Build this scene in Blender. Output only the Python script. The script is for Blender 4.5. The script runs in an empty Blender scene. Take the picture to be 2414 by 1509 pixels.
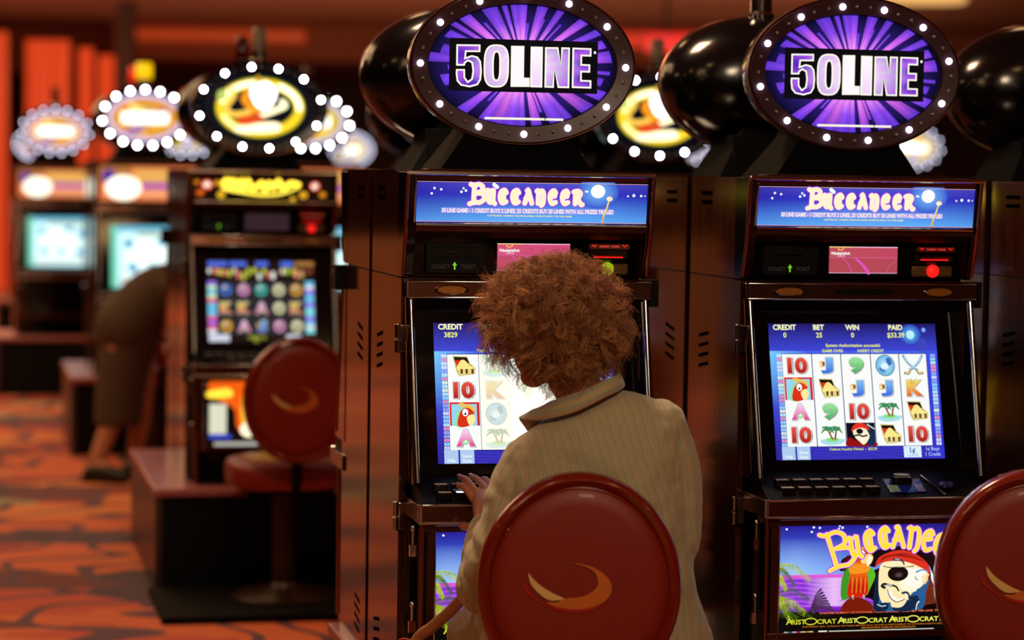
import bpy, math, random
import numpy as np
from mathutils import Vector, Matrix
from mathutils.geometry import tessellate_polygon
sc = bpy.context.scene
COL = sc.collection
R = random.Random(7)
PI = math.pi

# ---------------------------------------------------------------- camera, world, lights, exposure
cam_d = bpy.data.cameras.new('camera')
cam_d.lens = 85.0; cam_d.sensor_width = 36.0; cam_d.clip_end = 200
cam = bpy.data.objects.new('camera', cam_d); COL.objects.link(cam)
PITCH, ROLL = 0.05817, 0.01553
cam.matrix_world = (Matrix.Translation((0, 0, 1.65)) @ Matrix.Rotation(PI/2-PITCH, 4, 'X') @ Matrix.Rotation(ROLL, 4, 'Z'))
cam_d.dof.use_dof = True; cam_d.dof.focus_distance = 5.58; cam_d.dof.aperture_fstop = 2.1
sc.camera = cam
sc.view_settings.view_transform = 'Standard'; sc.view_settings.look = 'None'
sc.view_settings.gamma = 1.0; sc.view_settings.exposure = 0.0; sc.view_settings.use_curve_mapping = False
sc.cycles.use_denoising = True
sc.cycles.sample_clamp_indirect = 4.0
sc.cycles.max_bounces = 6; sc.cycles.caustics_reflective = False; sc.cycles.caustics_refractive = False
world = bpy.data.worlds.new('world'); sc.world = world; world.use_nodes = True
world.node_tree.nodes['Background'].inputs[0].default_value = (1.0, 0.45, 0.18, 1)
world.node_tree.nodes['Background'].inputs[1].default_value = 0.012

def area(name, loc, size, power, color, target=None, sy=None):
    l = bpy.data.lights.new(name, 'AREA'); l.energy = power; l.color = color
    l.shape = 'RECTANGLE'; l.size = size; l.size_y = sy or size
    o = bpy.data.objects.new(name, l); COL.objects.link(o); o.location = loc
    if target: o.rotation_euler = (Vector(target)-Vector(loc)).to_track_quat('-Z', 'Y').to_euler()
    return o
WARM = (1.0, 0.62, 0.30)
area('ceiling_lamp', (1.0, 0.8, 3.7), 0.8, 74, (1.0, 0.76, 0.50), (0.2, 5.2, 0.9))
area('ceiling_lamp', (-2.4, 2.4, 3.7), 1.0, 12, WARM, (-0.4, 6.0, 0.8))
area('ceiling_lamp', (-0.5, 6.6, 3.8), 0.6, 90, (1.0, 0.66, 0.42), (0.1, 5.3, 1.3))
area('cove_uplight', (-2.0, 33.0, 2.6), 16, 78, (1.0, 0.66, 0.40), (-2.0, 33.0, 4.0), 7.0)  # unseen area light added to brighten the far ceiling
area('soffit_washer', (-1.0, 29.0, 2.9), 12, 120, (1.0, 0.60, 0.36), (-1.0, 38.0, 3.8), 0.6)  # added fill aimed at the dark soffit face, no fitting there
area('cove_uplight', (0.0, 10.0, 2.9), 12, 16, (1.0, 0.64, 0.38), (0.0, 10.0, 4.0), 18.0)  # broad unseen fill added to lift the ceiling over the rows
area('ceiling_lamp', (-3.6, 11.0, 3.6), 2.2, 100, (1.0, 0.62, 0.32), None, 6.0)
area('ceiling_lamp', (-5.5, 18.0, 3.6), 3.0, 210, (1.0, 0.58, 0.30), None, 7.0)
area('ceiling_lamp', (-5.5, 27.0, 3.6), 6.0, 330, (1.0, 0.5, 0.25), None, 6.0)
area('ceiling_lamp', (4.5, 16.0, 3.6), 3.0, 60, (1.0, 0.52, 0.25), None, 7.0)

# ---------------------------------------------------------------- colours and materials
def L1(c):
    c = c/255.0
    return c/12.92 if c <= 0.04045 else ((c+0.055)/1.055)**2.4
def C(r, g, b, k=1.0): return (L1(r)*k, L1(g)*k, L1(b)*k)
def mixc(a, b, t):
    t = max(0.0, min(1.0, t)); return tuple(a[i]*(1-t)+b[i]*t for i in range(3))
def mat(name, col, rough=0.5, metal=0.0, coat=0.0, emit=None, es=0.0, trans=0.0, sheen=0.0, spec=None):
    m = bpy.data.materials.new(name); m.use_nodes = True
    b = m.node_tree.nodes['Principled BSDF']
    b.inputs['Base Color'].default_value = (*col, 1); b.inputs['Roughness'].default_value = rough
    b.inputs['Metallic'].default_value = metal; b.inputs['Coat Weight'].default_value = coat
    b.inputs['Transmission Weight'].default_value = trans
    b.inputs['Sheen Weight'].default_value = sheen
    if spec is not None: b.inputs['Specular IOR Level'].default_value = spec
    if emit: b.inputs['Emission Color'].default_value = (*emit, 1); b.inputs['Emission Strength'].default_value = es
    return m
def nodes(m): return m.node_tree.nodes, m.node_tree.links, m.node_tree.nodes['Principled BSDF']

def wood_mat(name, c1, c2, rough=0.22):
    m = mat(name, c1, rough); N, L, b = nodes(m)
    tc = N.new('ShaderNodeTexCoord'); mp = N.new('ShaderNodeMapping'); mp.inputs['Scale'].default_value = (26, 26, 1.6)
    n = N.new('ShaderNodeTexNoise'); n.inputs['Scale'].default_value = 6; n.inputs['Detail'].default_value = 6
    r = N.new('ShaderNodeValToRGB'); r.color_ramp.elements[0].position = 0.35; r.color_ramp.elements[1].position = 0.7
    r.color_ramp.elements[0].color = (*c1, 1); r.color_ramp.elements[1].color = (*c2, 1)
    L.new(tc.outputs['Object'], mp.inputs[0]); L.new(mp.outputs[0], n.inputs['Vector']); L.new(n.outputs['Fac'], r.inputs[0])
    L.new(r.outputs[0], b.inputs['Base Color'])
    bu = N.new('ShaderNodeBump'); bu.inputs['Strength'].default_value = 0.05; bu.inputs['Distance'].default_value = 0.002
    L.new(n.outputs['Fac'], bu.inputs['Height']); L.new(bu.outputs[0], b.inputs['Normal'])
    b.inputs['Specular IOR Level'].default_value = 0.8
    return m
M_WOOD = wood_mat('mahogany_laminate', C(34, 13, 7), C(74, 32, 16), 0.10)
M_WOOD.node_tree.nodes['Principled BSDF'].inputs['IOR'].default_value = 1.75
M_WOODD = wood_mat('dark_stand_wood', C(30, 11, 7), C(60, 25, 15), 0.35)
M_BLACK = mat('black_gloss', C(6, 6, 6), 0.08)
M_BLACKM = mat('black_matte', C(6, 6, 6), 0.5, spec=.18)
M_SHELL = mat('black_shell', C(7, 7, 8), 0.16)
M_GREYP = mat('grey_print', C(72, 66, 62), 0.5)
M_CHROME = mat('chrome', C(205, 205, 205), 0.12, 1.0)
M_COPPER = mat('bronze_chrome', C(150, 92, 70), 0.18, 1.0)
M_DARKBAR = mat('dark_bronze', C(96, 56, 38), 0.22, 0.8)
M_BEZEL = mat('plum_bezel', C(58, 32, 38), 0.35)
M_MAUVE = mat('mauve_ledge', C(165, 95, 96), 0.3)
M_BULB = mat('lit_bulb', C(255, 255, 255), 0.3, emit=C(225, 228, 255), es=9.0)
M_BULBFAR = mat('lit_bulb_far', C(255, 255, 255), 0.3, emit=C(235, 236, 255), es=55.0)
for m in (M_BULB, M_BULBFAR): m.cycles.emission_sampling = 'NONE'
M_BULB0 = mat('unlit_bulb', C(120, 105, 95), 0.15, 0.0, spec=0.9)
M_ART = bpy.data.materials.new('backlit_artwork'); M_ART.use_nodes = True
_n, _l, _b = nodes(M_ART); _a = _n.new('ShaderNodeAttribute'); _a.attribute_name = 'ink'
_b.inputs['Base Color'].default_value = (0.004, 0.004, 0.004, 1); _b.inputs['Roughness'].default_value = 0.12
_l.new(_a.outputs['Color'], _b.inputs['Emission Color']); _b.inputs['Emission Strength'].default_value = 1.0
def glow(name, c, s): return mat(name, C(20, 20, 20), 0.3, emit=c, es=s)
M_REDG = glow('red_glow', C(255, 30, 26), 1.1); M_YELG = glow('yellow_green_glow', C(175, 205, 20), 0.8)
M_YELL = glow('yellow_lens_lit', C(255, 196, 10), 1.2); M_REDL = glow('red_lens_lit', C(255, 30, 12), 1.0)
M_GRNG = glow('green_glow', C(120, 190, 40), 0.8)
M_REDLENS = mat('dark_red_lens', C(95, 12, 10), 0.08, trans=0.3); M_WHITELENS = mat('frosted_lens', C(150, 140, 125), 0.25)
M_BROWNP = mat('brown_plate', C(95, 66, 24), 0.4)
M_SPK = mat('speaker_mesh', C(210, 140, 66), 0.4, 0.5)

# ---------------------------------------------------------------- mesh builder
class MB:
    def __init__(s): s.v = []; s.f = []; s.m = []
    def add(s, vs, fs, mi=0):
        o = len(s.v); s.v += [tuple(p) for p in vs]
        for f in fs: s.f.append([i+o for i in f]); s.m.append(mi)
        return s
    def box(s, x0, x1, y0, y1, z0, z1, mi=0):
        return s.add([(x0,y0,z0),(x1,y0,z0),(x1,y1,z0),(x0,y1,z0),(x0,y0,z1),(x1,y0,z1),(x1,y1,z1),(x0,y1,z1)],
            [(0,3,2,1),(4,5,6,7),(0,1,5,4),(1,2,6,5),(2,3,7,6),(3,0,4,7)], mi)
    def prism(s, prof, x0, x1, mi=0):          # prof: (y,z) polygon, extruded along x
        n = len(prof)
        ar = sum(prof[i][0]*prof[(i+1)%n][1]-prof[(i+1)%n][0]*prof[i][1] for i in range(n))
        if ar > 0: prof = prof[::-1]
        vs = [(x0,y,z) for y,z in prof]+[(x1,y,z) for y,z in prof]
        fs = [tuple(range(n))[::-1], tuple(range(n,2*n))]+[(i,(i+1)%n,n+(i+1)%n,n+i) for i in range(n)]
        fs = [f[::-1] for f in fs]
        return s.add(vs, fs, mi)
    def tube(s, pts, r, n=12, mi=0, cap=True, closed=False):
        pts = [Vector(p) for p in pts]; k = len(pts); rs = r if isinstance(r, (list, tuple)) else [r]*k
        t0 = (pts[1]-pts[0]).normalized(); a = t0.orthogonal().normalized(); vs = []; fs = []
        for i, p in enumerate(pts):
            if closed: t = pts[(i+1)%k]-pts[i-1]
            else: t = pts[min(i+1,k-1)]-pts[max(i-1,0)]
            t = t.normalized() if t.length > 1e-9 else t0
            a = (a-t*a.dot(t)); a = a.normalized() if a.length > 1e-6 else t.orthogonal().normalized()
            b = t.cross(a)
            for j in range(n):
                q = 2*PI*j/n; vs.append(p+(a*math.cos(q)+b*math.sin(q))*rs[i])
        for i in range(k if closed else k-1):
            for j in range(n):
                i2 = (i+1)%k; fs.append((i*n+j, i*n+(j+1)%n, i2*n+(j+1)%n, i2*n+j))
        if cap and not closed:
            fs.append(tuple(range(n))[::-1]); fs.append(tuple(range((k-1)*n, k*n)))
        return s.add(vs, fs, mi)
    def cyl(s, p0, p1, r, n=20, mi=0, r1=None): return s.tube([p0, p1], [r, r if r1 is None else r1], n, mi)
    def lathe(s, prof, c=(0,0,0), n=32, mi=0, sx=1, sy=1):     # prof (r,z)
        vs = []; fs = []; k = len(prof)
        for r, z in prof:
            for j in range(n): q = 2*PI*j/n; vs.append((c[0]+r*math.cos(q)*sx, c[1]+r*math.sin(q)*sy, c[2]+z))
        for i in range(k-1):
            for j in range(n): fs.append((i*n+j, i*n+(j+1)%n, (i+1)*n+(j+1)%n, (i+1)*n+j))
        fs.append(tuple(range(n))[::-1]); fs.append(tuple(range((k-1)*n, k*n)))
        return s.add(vs, fs, mi)
    def rings(s, rings, mi=0, cap0=True, cap1=True):            # list of equal-length loops
        n = len(rings[0]); vs = [p for r in rings for p in r]; fs = []
        for i in range(len(rings)-1):
            for j in range(n): fs.append((i*n+j, i*n+(j+1)%n, (i+1)*n+(j+1)%n, (i+1)*n+j))
        if cap0: fs.append(tuple(range(n))[::-1])
        if cap1: fs.append(tuple(range((len(rings)-1)*n, len(rings)*n)))
        return s.add(vs, fs, mi)
    def ball(s, c, r, mi=0, n=12, m=8, sc3=(1,1,1)):
        rg = []
        for i in range(m+1):
            p = PI*(0.02+0.96*i/m); rg.append([(c[0]+r*sc3[0]*math.sin(p)*math.cos(2*PI*j/n), c[1]+r*sc3[1]*math.sin(p)*math.sin(2*PI*j/n), c[2]-r*sc3[2]*math.cos(p)) for j in range(n)])
        return s.rings(rg, mi)
    def build(s, name, mats, parent=None, dz=0.0, smooth=True, bevel=0.0, angle=35, link=True):
        me = bpy.data.meshes.new(name)
        me.from_pydata([(x, y, z+dz) for x, y, z in s.v], [], s.f)
        if not isinstance(mats, (list, tuple)): mats = [mats]
        for m in mats: me.materials.append(m)
        me.polygons.foreach_set('material_index', s.m)
        if smooth:
            me.polygons.foreach_set('use_smooth', [True]*len(s.f)); me.set_sharp_from_angle(angle=math.radians(angle))
        me.update()
        o = bpy.data.objects.new(name, me)
        if link: COL.objects.link(o)
        if parent: o.parent = parent
        if bevel:
            b = o.modifiers.new('bevel', 'BEVEL'); b.width = bevel; b.segments = 2; b.limit_method = 'ANGLE'; b.angle_limit = math.radians(40)
        return o
def empty(name, loc=(0,0,0), rz=0.0):
    o = bpy.data.objects.new(name, None); COL.objects.link(o); o.location = loc; o.rotation_euler = (0, 0, rz)
    o.empty_display_size = 0.1; return o
def tag(o, label, cat, group=None, kind=None):
    if label: o['label'] = label
    if cat: o['category'] = cat
    if group: o['group'] = group
    if kind: o['kind'] = kind
    return o
def copy_tree(o, parent=None, skip=()):
    c = o.copy(); COL.objects.link(c); c.parent = parent
    for ch in list(o.children):
        if not any(ch.name.startswith(k) for k in skip): copy_tree(ch, c, skip)
    return c

# ---------------------------------------------------------------- flat backlit artwork builder
_tcache = {}
def text_mesh(txt, bold):
    key = (txt, bold)
    if key in _tcache: return _tcache[key]
    cu = bpy.data.curves.new('t', 'FONT'); cu.body = txt; cu.size = 1.0; cu.offset = bold; cu.resolution_u = 3
    o = bpy.data.objects.new('t', cu); COL.objects.link(o)
    dg = bpy.context.evaluated_depsgraph_get(); me = o.evaluated_get(dg).to_mesh()
    me.calc_loop_triangles()
    v = np.array([x.co[:2] for x in me.vertices]).reshape(-1, 2); t = [tuple(x.vertices) for x in me.loop_triangles]
    o.to_mesh_clear(); bpy.data.objects.remove(o); bpy.data.curves.remove(cu)
    _tcache[key] = (v, t); return v, t
class Art:
    def __init__(s, W, H, TL, TR, BL):
        s.W, s.H = W, H; s.TL = Vector(TL); s.X = (Vector(TR)-s.TL)/W; s.Y = (Vector(BL)-s.TL)/H
        s.N = s.Y.cross(s.X).normalized(); s.v = []; s.f = []; s.c = []
        if s.N.y > 0: s.N = -s.N
    def put(s, pts, faces, col, layer=0):
        o = len(s.v)
        for i, (x, y) in enumerate(pts):
            s.v.append(s.TL+s.X*x+s.Y*y+s.N*(0.0003*layer))
            s.c.append(col(x, y) if callable(col) else (col[i] if isinstance(col, list) else col))
        s.f += [tuple(i+o for i in f) for f in faces]
    def poly(s, pts, col, layer=1):
        t = tessellate_polygon([[Vector((x, y, 0)) for x, y in pts]]); s.put(pts, t, col, layer)
    def smooth(s, pts, col, layer=1, k=5): s.poly(crom(pts, k, True), col, layer)
    def rect(s, x0, y0, x1, y1, col, layer=1): s.put([(x0,y0),(x1,y0),(x1,y1),(x0,y1)], [(0,1,2,3)], col, layer)
    def vgrad(s, x0, y0, x1, y1, a, b, layer=1): s.put([(x0,y0),(x1,y0),(x1,y1),(x0,y1)], [(0,1,2,3)], [a,a,b,b], layer)
    def grid(s, x0, y0, x1, y1, nx, ny, fn, layer=0):
        pts = [(x0+(x1-x0)*i/nx, y0+(y1-y0)*j/ny) for j in range(ny+1) for i in range(nx+1)]
        s.put(pts, [(j*(nx+1)+i, j*(nx+1)+i+1, (j+1)*(nx+1)+i+1, (j+1)*(nx+1)+i) for j in range(ny) for i in range(nx)], fn, layer)
    def ell(s, cx, cy, rx, ry, col, layer=1, edge=None, n=28, a0=0, a1=2*PI):
        pts = [(cx, cy)]+[(cx+rx*math.cos(a0+(a1-a0)*i/n), cy+ry*math.sin(a0+(a1-a0)*i/n)) for i in range(n+1)]
        cl = [col]+[edge or col]*(n+1) if not callable(col) else col
        s.put(pts, [(0, i, i+1) for i in range(1, n+1)], cl, layer)
    def stroke(s, pts, w, col, layer=1, cap=True, w1=None, curve=0):
        if curve: pts = crom(pts, curve)
        n = len(pts); vs = []; w1 = w if w1 is None else w1
        for i, (x, y) in enumerate(pts):
            a = pts[max(i-1,0)]; b = pts[min(i+1,n-1)]; dx, dy = b[0]-a[0], b[1]-a[1]; d = math.hypot(dx, dy) or 1
            h = (w+(w1-w)*i/max(n-1,1))/2
            if 0 < i < n-1:
                d1 = (x-a[0], y-a[1]); l1 = math.hypot(*d1) or 1; cs = (d1[0]*dx+d1[1]*dy)/(l1*d); h = h/max(cs, 0.6)
            vs += [(x-dy/d*h, y+dx/d*h), (x+dy/d*h, y-dx/d*h)]
        s.put(vs, [(2*i, 2*i+1, 2*i+3, 2*i+2) for i in range(n-1)], col, layer)
        if cap:
            for (x, y), ww in ((pts[0], w), (pts[-1], w1)): s.ell(x, y, ww/2, ww/2, col, layer, n=10)
    def text(s, txt, x, y, h, col, layer=3, align='c', bold=0.0, xs=1.0, width=None, rot=0.0, slope=0.0, fit=False):
        v, t = text_mesh(txt, bold)
        if len(v) == 0: return
        x0, x1 = v[:,0].min(), v[:,0].max(); k = h/0.72; sx = k*xs
        if width: sx = width/(x1-x0)
        off = {'c': (x0+x1)/2, 'l': x0, 'r': x1}[align]; cr, sr = math.cos(rot), math.sin(rot); pts = []
        y0, y1 = v[:,1].min(), v[:,1].max()
        if fit: k = h/(y1-y0); y = y+y0*k
        for a, b in v:
            px, py = (a-off)*sx, -b*k; px, py = px*cr-py*sr, px*sr+py*cr; pts.append((x+px, y+py+slope*px))
        s.put(pts, t, col, layer)
    def build(s, name, parent, dz=0.0, link=True):
        me = bpy.data.meshes.new(name); me.from_pydata([(p.x, p.y, p.z+dz) for p in s.v], [], s.f)
        at = me.color_attributes.new('ink', 'FLOAT_COLOR', 'POINT')
        at.data.foreach_set('color', [q for c in s.c for q in (c[0], c[1], c[2], 1.0)])
        me.materials.append(M_ART); me.update()
        o = bpy.data.objects.new(name, me)
        if link: COL.objects.link(o)
        o.parent = parent; return o
def crom(p, k=6, closed=False):
    n = len(p); out = []
    g = (lambda i: p[i % n]) if closed else (lambda i: p[max(0, min(n-1, i))])
    for i in range(n if closed else n-1):
        a, b, c, d = g(i-1), g(i), g(i+1), g(i+2)
        for j in range(k):
            t = j/k
            out.append(tuple(0.5*((2*b[q])+(-a[q]+c[q])*t+(2*a[q]-5*b[q]+4*c[q]-d[q])*t*t+(-a[q]+3*b[q]-3*c[q]+d[q])*t**3) for q in range(len(b))))
    if not closed: out.append(tuple(p[-1]))
    return out
def inset(p, t):
    n = len(p); ar = sum(p[i][0]*p[(i+1)%n][1]-p[(i+1)%n][0]*p[i][1] for i in range(n)); sg = 1 if ar > 0 else -1; out = []
    for i in range(n):
        a, b, c = p[i-1], p[i], p[(i+1)%n]
        d1 = (b[0]-a[0], b[1]-a[1]); d2 = (c[0]-b[0], c[1]-b[1]); l1 = math.hypot(*d1) or 1; l2 = math.hypot(*d2) or 1
        n1 = (-d1[1]/l1*sg, d1[0]/l1*sg); n2 = (-d2[1]/l2*sg, d2[0]/l2*sg); k = 1+n1[0]*n2[0]+n1[1]*n2[1]; k = max(k, 0.3)
        out.append((b[0]+(n1[0]+n2[0])/k*t, b[1]+(n1[1]+n2[1])/k*t))
    return out

# ---- rounded swashbuckling letters drawn as fat strokes, unit cell (x right, y down, 0..1)
GL = {
 'B': (0.92, [[(0.24,0.02),(0.24,0.98)],[(0.02,0.0),(0.2,0.06),(0.5,0.0),(0.72,0.12),(0.68,0.36),(0.36,0.47)],[(0.36,0.47),(0.78,0.52),(0.86,0.78),(0.62,0.97),(0.3,0.98),(0.0,1.06)]]),
 'u': (0.78, [[(0.02,0.1),(0.2,0.12),(0.2,0.72),(0.36,0.93),(0.56,0.86)],[(0.5,0.1),(0.62,0.12),(0.62,0.8),(0.78,1.02)]]),
 'c': (0.74, [[(0.66,0.22),(0.48,0.04),(0.2,0.2),(0.14,0.6),(0.34,0.95),(0.66,0.86)],[(0.5,0.06),(0.44,0.3),(0.46,0.88)]]),
 'a': (0.8, [[(0.3,0.06),(0.42,0.1),(0.74,0.96)],[(0.44,0.1),(0.12,0.96)],[(0.2,0.62),(0.6,0.62)]]),
 'n': (0.78, [[(0.06,0.08),(0.2,0.12),(0.2,0.96)],[(0.2,0.2),(0.5,0.06),(0.66,0.3),(0.64,0.9),(0.5,1.1)]]),
 'e': (0.72, [[(0.62,0.2),(0.46,0.04),(0.2,0.2),(0.14,0.6),(0.34,0.95),(0.64,0.86)],[(0.2,0.48),(0.56,0.42)],[(0.5,0.06),(0.48,0.4)]]),
 'r': (0.8, [[(0.2,0.06),(0.2,0.96)],[(0.04,0.1),(0.4,0.04),(0.64,0.2),(0.5,0.46),(0.22,0.5)],[(0.36,0.5),(0.7,0.98),(0.84,1.0)]]),
}
def buccaneer(art, cells, w, outer, mid, inner, layer=4, ow=2.1, mw=1.55):
    # cells: (glyph, origin x, y, x-vector, y-vector)
    for ps, c, l in ((w*ow, outer, layer), (w*mw, mid, layer+1), (w, inner, layer+2)):
        for g, ox, oy, xv, yv in cells:
            for st in GL[g][1]:
                q = [(ox+xv[0]*a+yv[0]*b, oy+xv[1]*a+yv[1]*b) for a, b in crom(st, 5)]
                art.stroke(q, ps, c, l)
def stars(art, pts, r, layer=2):
    for x, y, k in pts: art.ell(x, y, r*k, r*k, C(235, 240, 255), layer, n=10)
# ---------------------------------------------------------------- artworks (each is the picture printed or shown on one panel)
WHT = C(255,255,255); BLK = (0.0005, 0.0005, 0.0005)
def sign_fifty(link=True):
    A = Art(441, 287, (-0.232,0.0,2.070), (0.232,0.0,2.070), (-0.232,0.0,1.778))
    cx, cy = 220.5, 143.5
    navy = C(8,10,34); A.grid(cx-1, cy-1, cx+1, cy+1, 1, 1, C(5,8,30), 0)
    for q0, q1, c0, c1 in ((0,.55,C(120,60,200),C(50,30,130)),(.55,1,C(50,30,130),C(6,8,36))):
        pp = []; cc = []
        for i in range(73):
            a = 2*PI*i/72; pp += [(cx+220*q0*math.cos(a), cy+143*q0*math.sin(a)), (cx+220*q1*math.cos(a), cy+143*q1*math.sin(a))]; cc += [c0, c1]
        A.put(pp, [(2*i,2*i+1,2*i+3,2*i+2) for i in range(72)], cc, 0)
    rr = random.Random(3)
    def rim(t): return 1/math.sqrt((math.cos(t)/220)**2+(math.sin(t)/143)**2)
    base = [(-176,3,1),(-170,4,.9),(-158,3.2,.95),(-150,2,1),(-141,4.2,1),(-133,1.5,.8),(-121,6.5,1),(-108,2.5,1),(-99,3.5,1),(-91,4.6,1),(-84,2,.7),(-72,5,1),(-66,1.4,.8),(-56,3.2,1),(-48,1.2,.8),(-37,3.5,1),(-25,2.6,1),(-16,3,.96),(-7,4,.97),(4,1.3,.95),(11,3,.9),
            (20,3.6,1),(33,5,1),(48,3,1),(57,7,1),(68,2,.8),(76,5,1),(90,3.5,1),(101,8,1),(112,7,1),(124,5,1),(133,1.5,.7),(142,4,1),(158,2,.8),(168,4.2,.9),(177,2.2,.8)]
    for d, hw, ln in base:
        t = math.radians(d); a0, a1 = t-math.radians(hw), t+math.radians(hw); prev = None
        k = rr.uniform(0.95, 1.25); mid = rr.choice([C(164,78,240), C(196,92,228), C(140,74,238)]); 
        cols = [C(255,225,255), C(240,140,250), mid, C(100,56,214)]
        pts = []; cl = []
        for f, c in zip((0.12, 0.42, 0.72, 1.0), cols):
            f2 = f*ln
            for a in (a0, t, a1): 
                g = 0.7 if a != t else 1.05
                pts.append((cx+rim(a)*f2*math.cos(a)*0.995, cy+rim(a)*f2*math.sin(a)*0.995)); cl.append(tuple(x*g*k for x in c))
        A.put(pts, [(3*i+j, 3*i+j+1, 3*i+j+4, 3*i+j+3) for i in range(3) for j in range(2)], cl, 1)
    A.rect(49, 83.5, 397.5, 207, C(10,9,14), 3)
    def burst(x, y):
        dx, dy = x-cx-5, y-cy; d = math.hypot(dx*0.62, dy); a = math.atan2(dy, dx)
        w = 0.5+0.5*math.sin(a*17+1.3*math.sin(a*5)); t = (d-24)/60.0
        return mixc(mixc(C(255,240,255), C(240,170,250), w*0.6), mixc(C(96,40,190), C(170,90,232), w), t)
    def G(x): return (x-820)*0 
    def cv(p): return [(((x*0.29826+820)-1014), ((y*0.29826)-10)-0.0187*((x*0.29826+820)-1234)+0.4) for x, y in p]
    five = cv([(868,352),(1056,352),(1056,412),(948,412),(944,452),(990,436),(1036,448),(1062,484),(1070,560),(1064,630),(1040,672),(975,690),(905,676),(874,640),(866,580),(868,546),(938,546),(940,610),(962,640),(988,620),(996,560),(988,500),(962,484),(940,500),(936,520),(868,520)])
    Lp = cv([(1296,360),(1400,360),(1400,610),(1446,612),(1446,684),(1296,684)])
    Ip = cv([(1450,364),(1546,366),(1546,688),(1450,686)])
    Np = cv([(1563,368),(1668,368),(1690,505),(1692,368),(1760,370),(1760,692),(1668,690),(1640,540),(1638,690),(1563,688)])
    Ep = cv([(1780,370),(1932,374),(1932,440),(1858,438),(1858,500),(1924,502),(1924,568),(1858,566),(1858,626),(1935,628),(1935,694),(1780,690)])
    def colored(p, f=burst):
        A.poly(p, C(255,250,235), 4); q = inset(p, 4.0)
        xs = [a for a, b in q]; 
        t = tessellate_polygon([[Vector((x, y, 0)) for x, y in q]])
        # refine triangles so the colour varies inside
        tri = [[q[i] for i in f3] for f3 in t]
        for _ in range(3):
            nt = []
            for a, b, c in tri:
                ab = ((a[0]+b[0])/2, (a[1]+b[1])/2); bc = ((c[0]+b[0])/2, (c[1]+b[1])/2); ca = ((a[0]+c[0])/2, (a[1]+c[1])/2)
                nt += [[a,ab,ca],[ab,b,bc],[ca,bc,c],[ab,bc,ca]]
            tri = nt
        pts = [p2 for x in tri for p2 in x]; A.put(pts, [(3*i,3*i+1,3*i+2) for i in range(len(tri))], f, 5)
    for p in (five, Np, Ep): colored(p)
    colored(Lp, lambda x, y: C(255,250,255)); colored(Ip, lambda x, y: mixc(C(255,250,255), C(240,190,250), (y-110)/120))
    def sup(x0, y0, x1, y1, n=36):
        cx2, cy2, rx, ry = (x0+x1)/2, (y0+y1)/2, (x1-x0)/2, (y1-y0)/2; o = []
        for i in range(n):
            a = 2*PI*i/n; c, s_ = math.cos(a), math.sin(a); o.append((cx2+rx*math.copysign(abs(c)**0.72, c), cy2+ry*math.copysign(abs(s_)**0.6, s_)))
        return o
    z = cv(sup(1083,350,1282,690)); A.poly(z, C(255,250,235), 4)
    z2 = inset(z, 4.0); z3 = cv(sup(1148,400,1218,640)); m = len(z2)
    A.put(z2+z3, [(i,(i+1)%m,m+(i+1)%m,m+i) for i in range(m)], lambda x, y: mixc(burst(x, y), C(255,235,255), 0.35), 5)
    A.poly(z3, C(255,250,235), 6); A.poly(inset(z3, 4.0), C(12,9,16), 7)
    A.rect(388, 106, 393, 112, WHT, 4)
    for x0, x1 in ((133, 274), (276, 318)): A.rect(x0, 267, x1, 272.5, C(255,245,225), 4)
    return A

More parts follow.
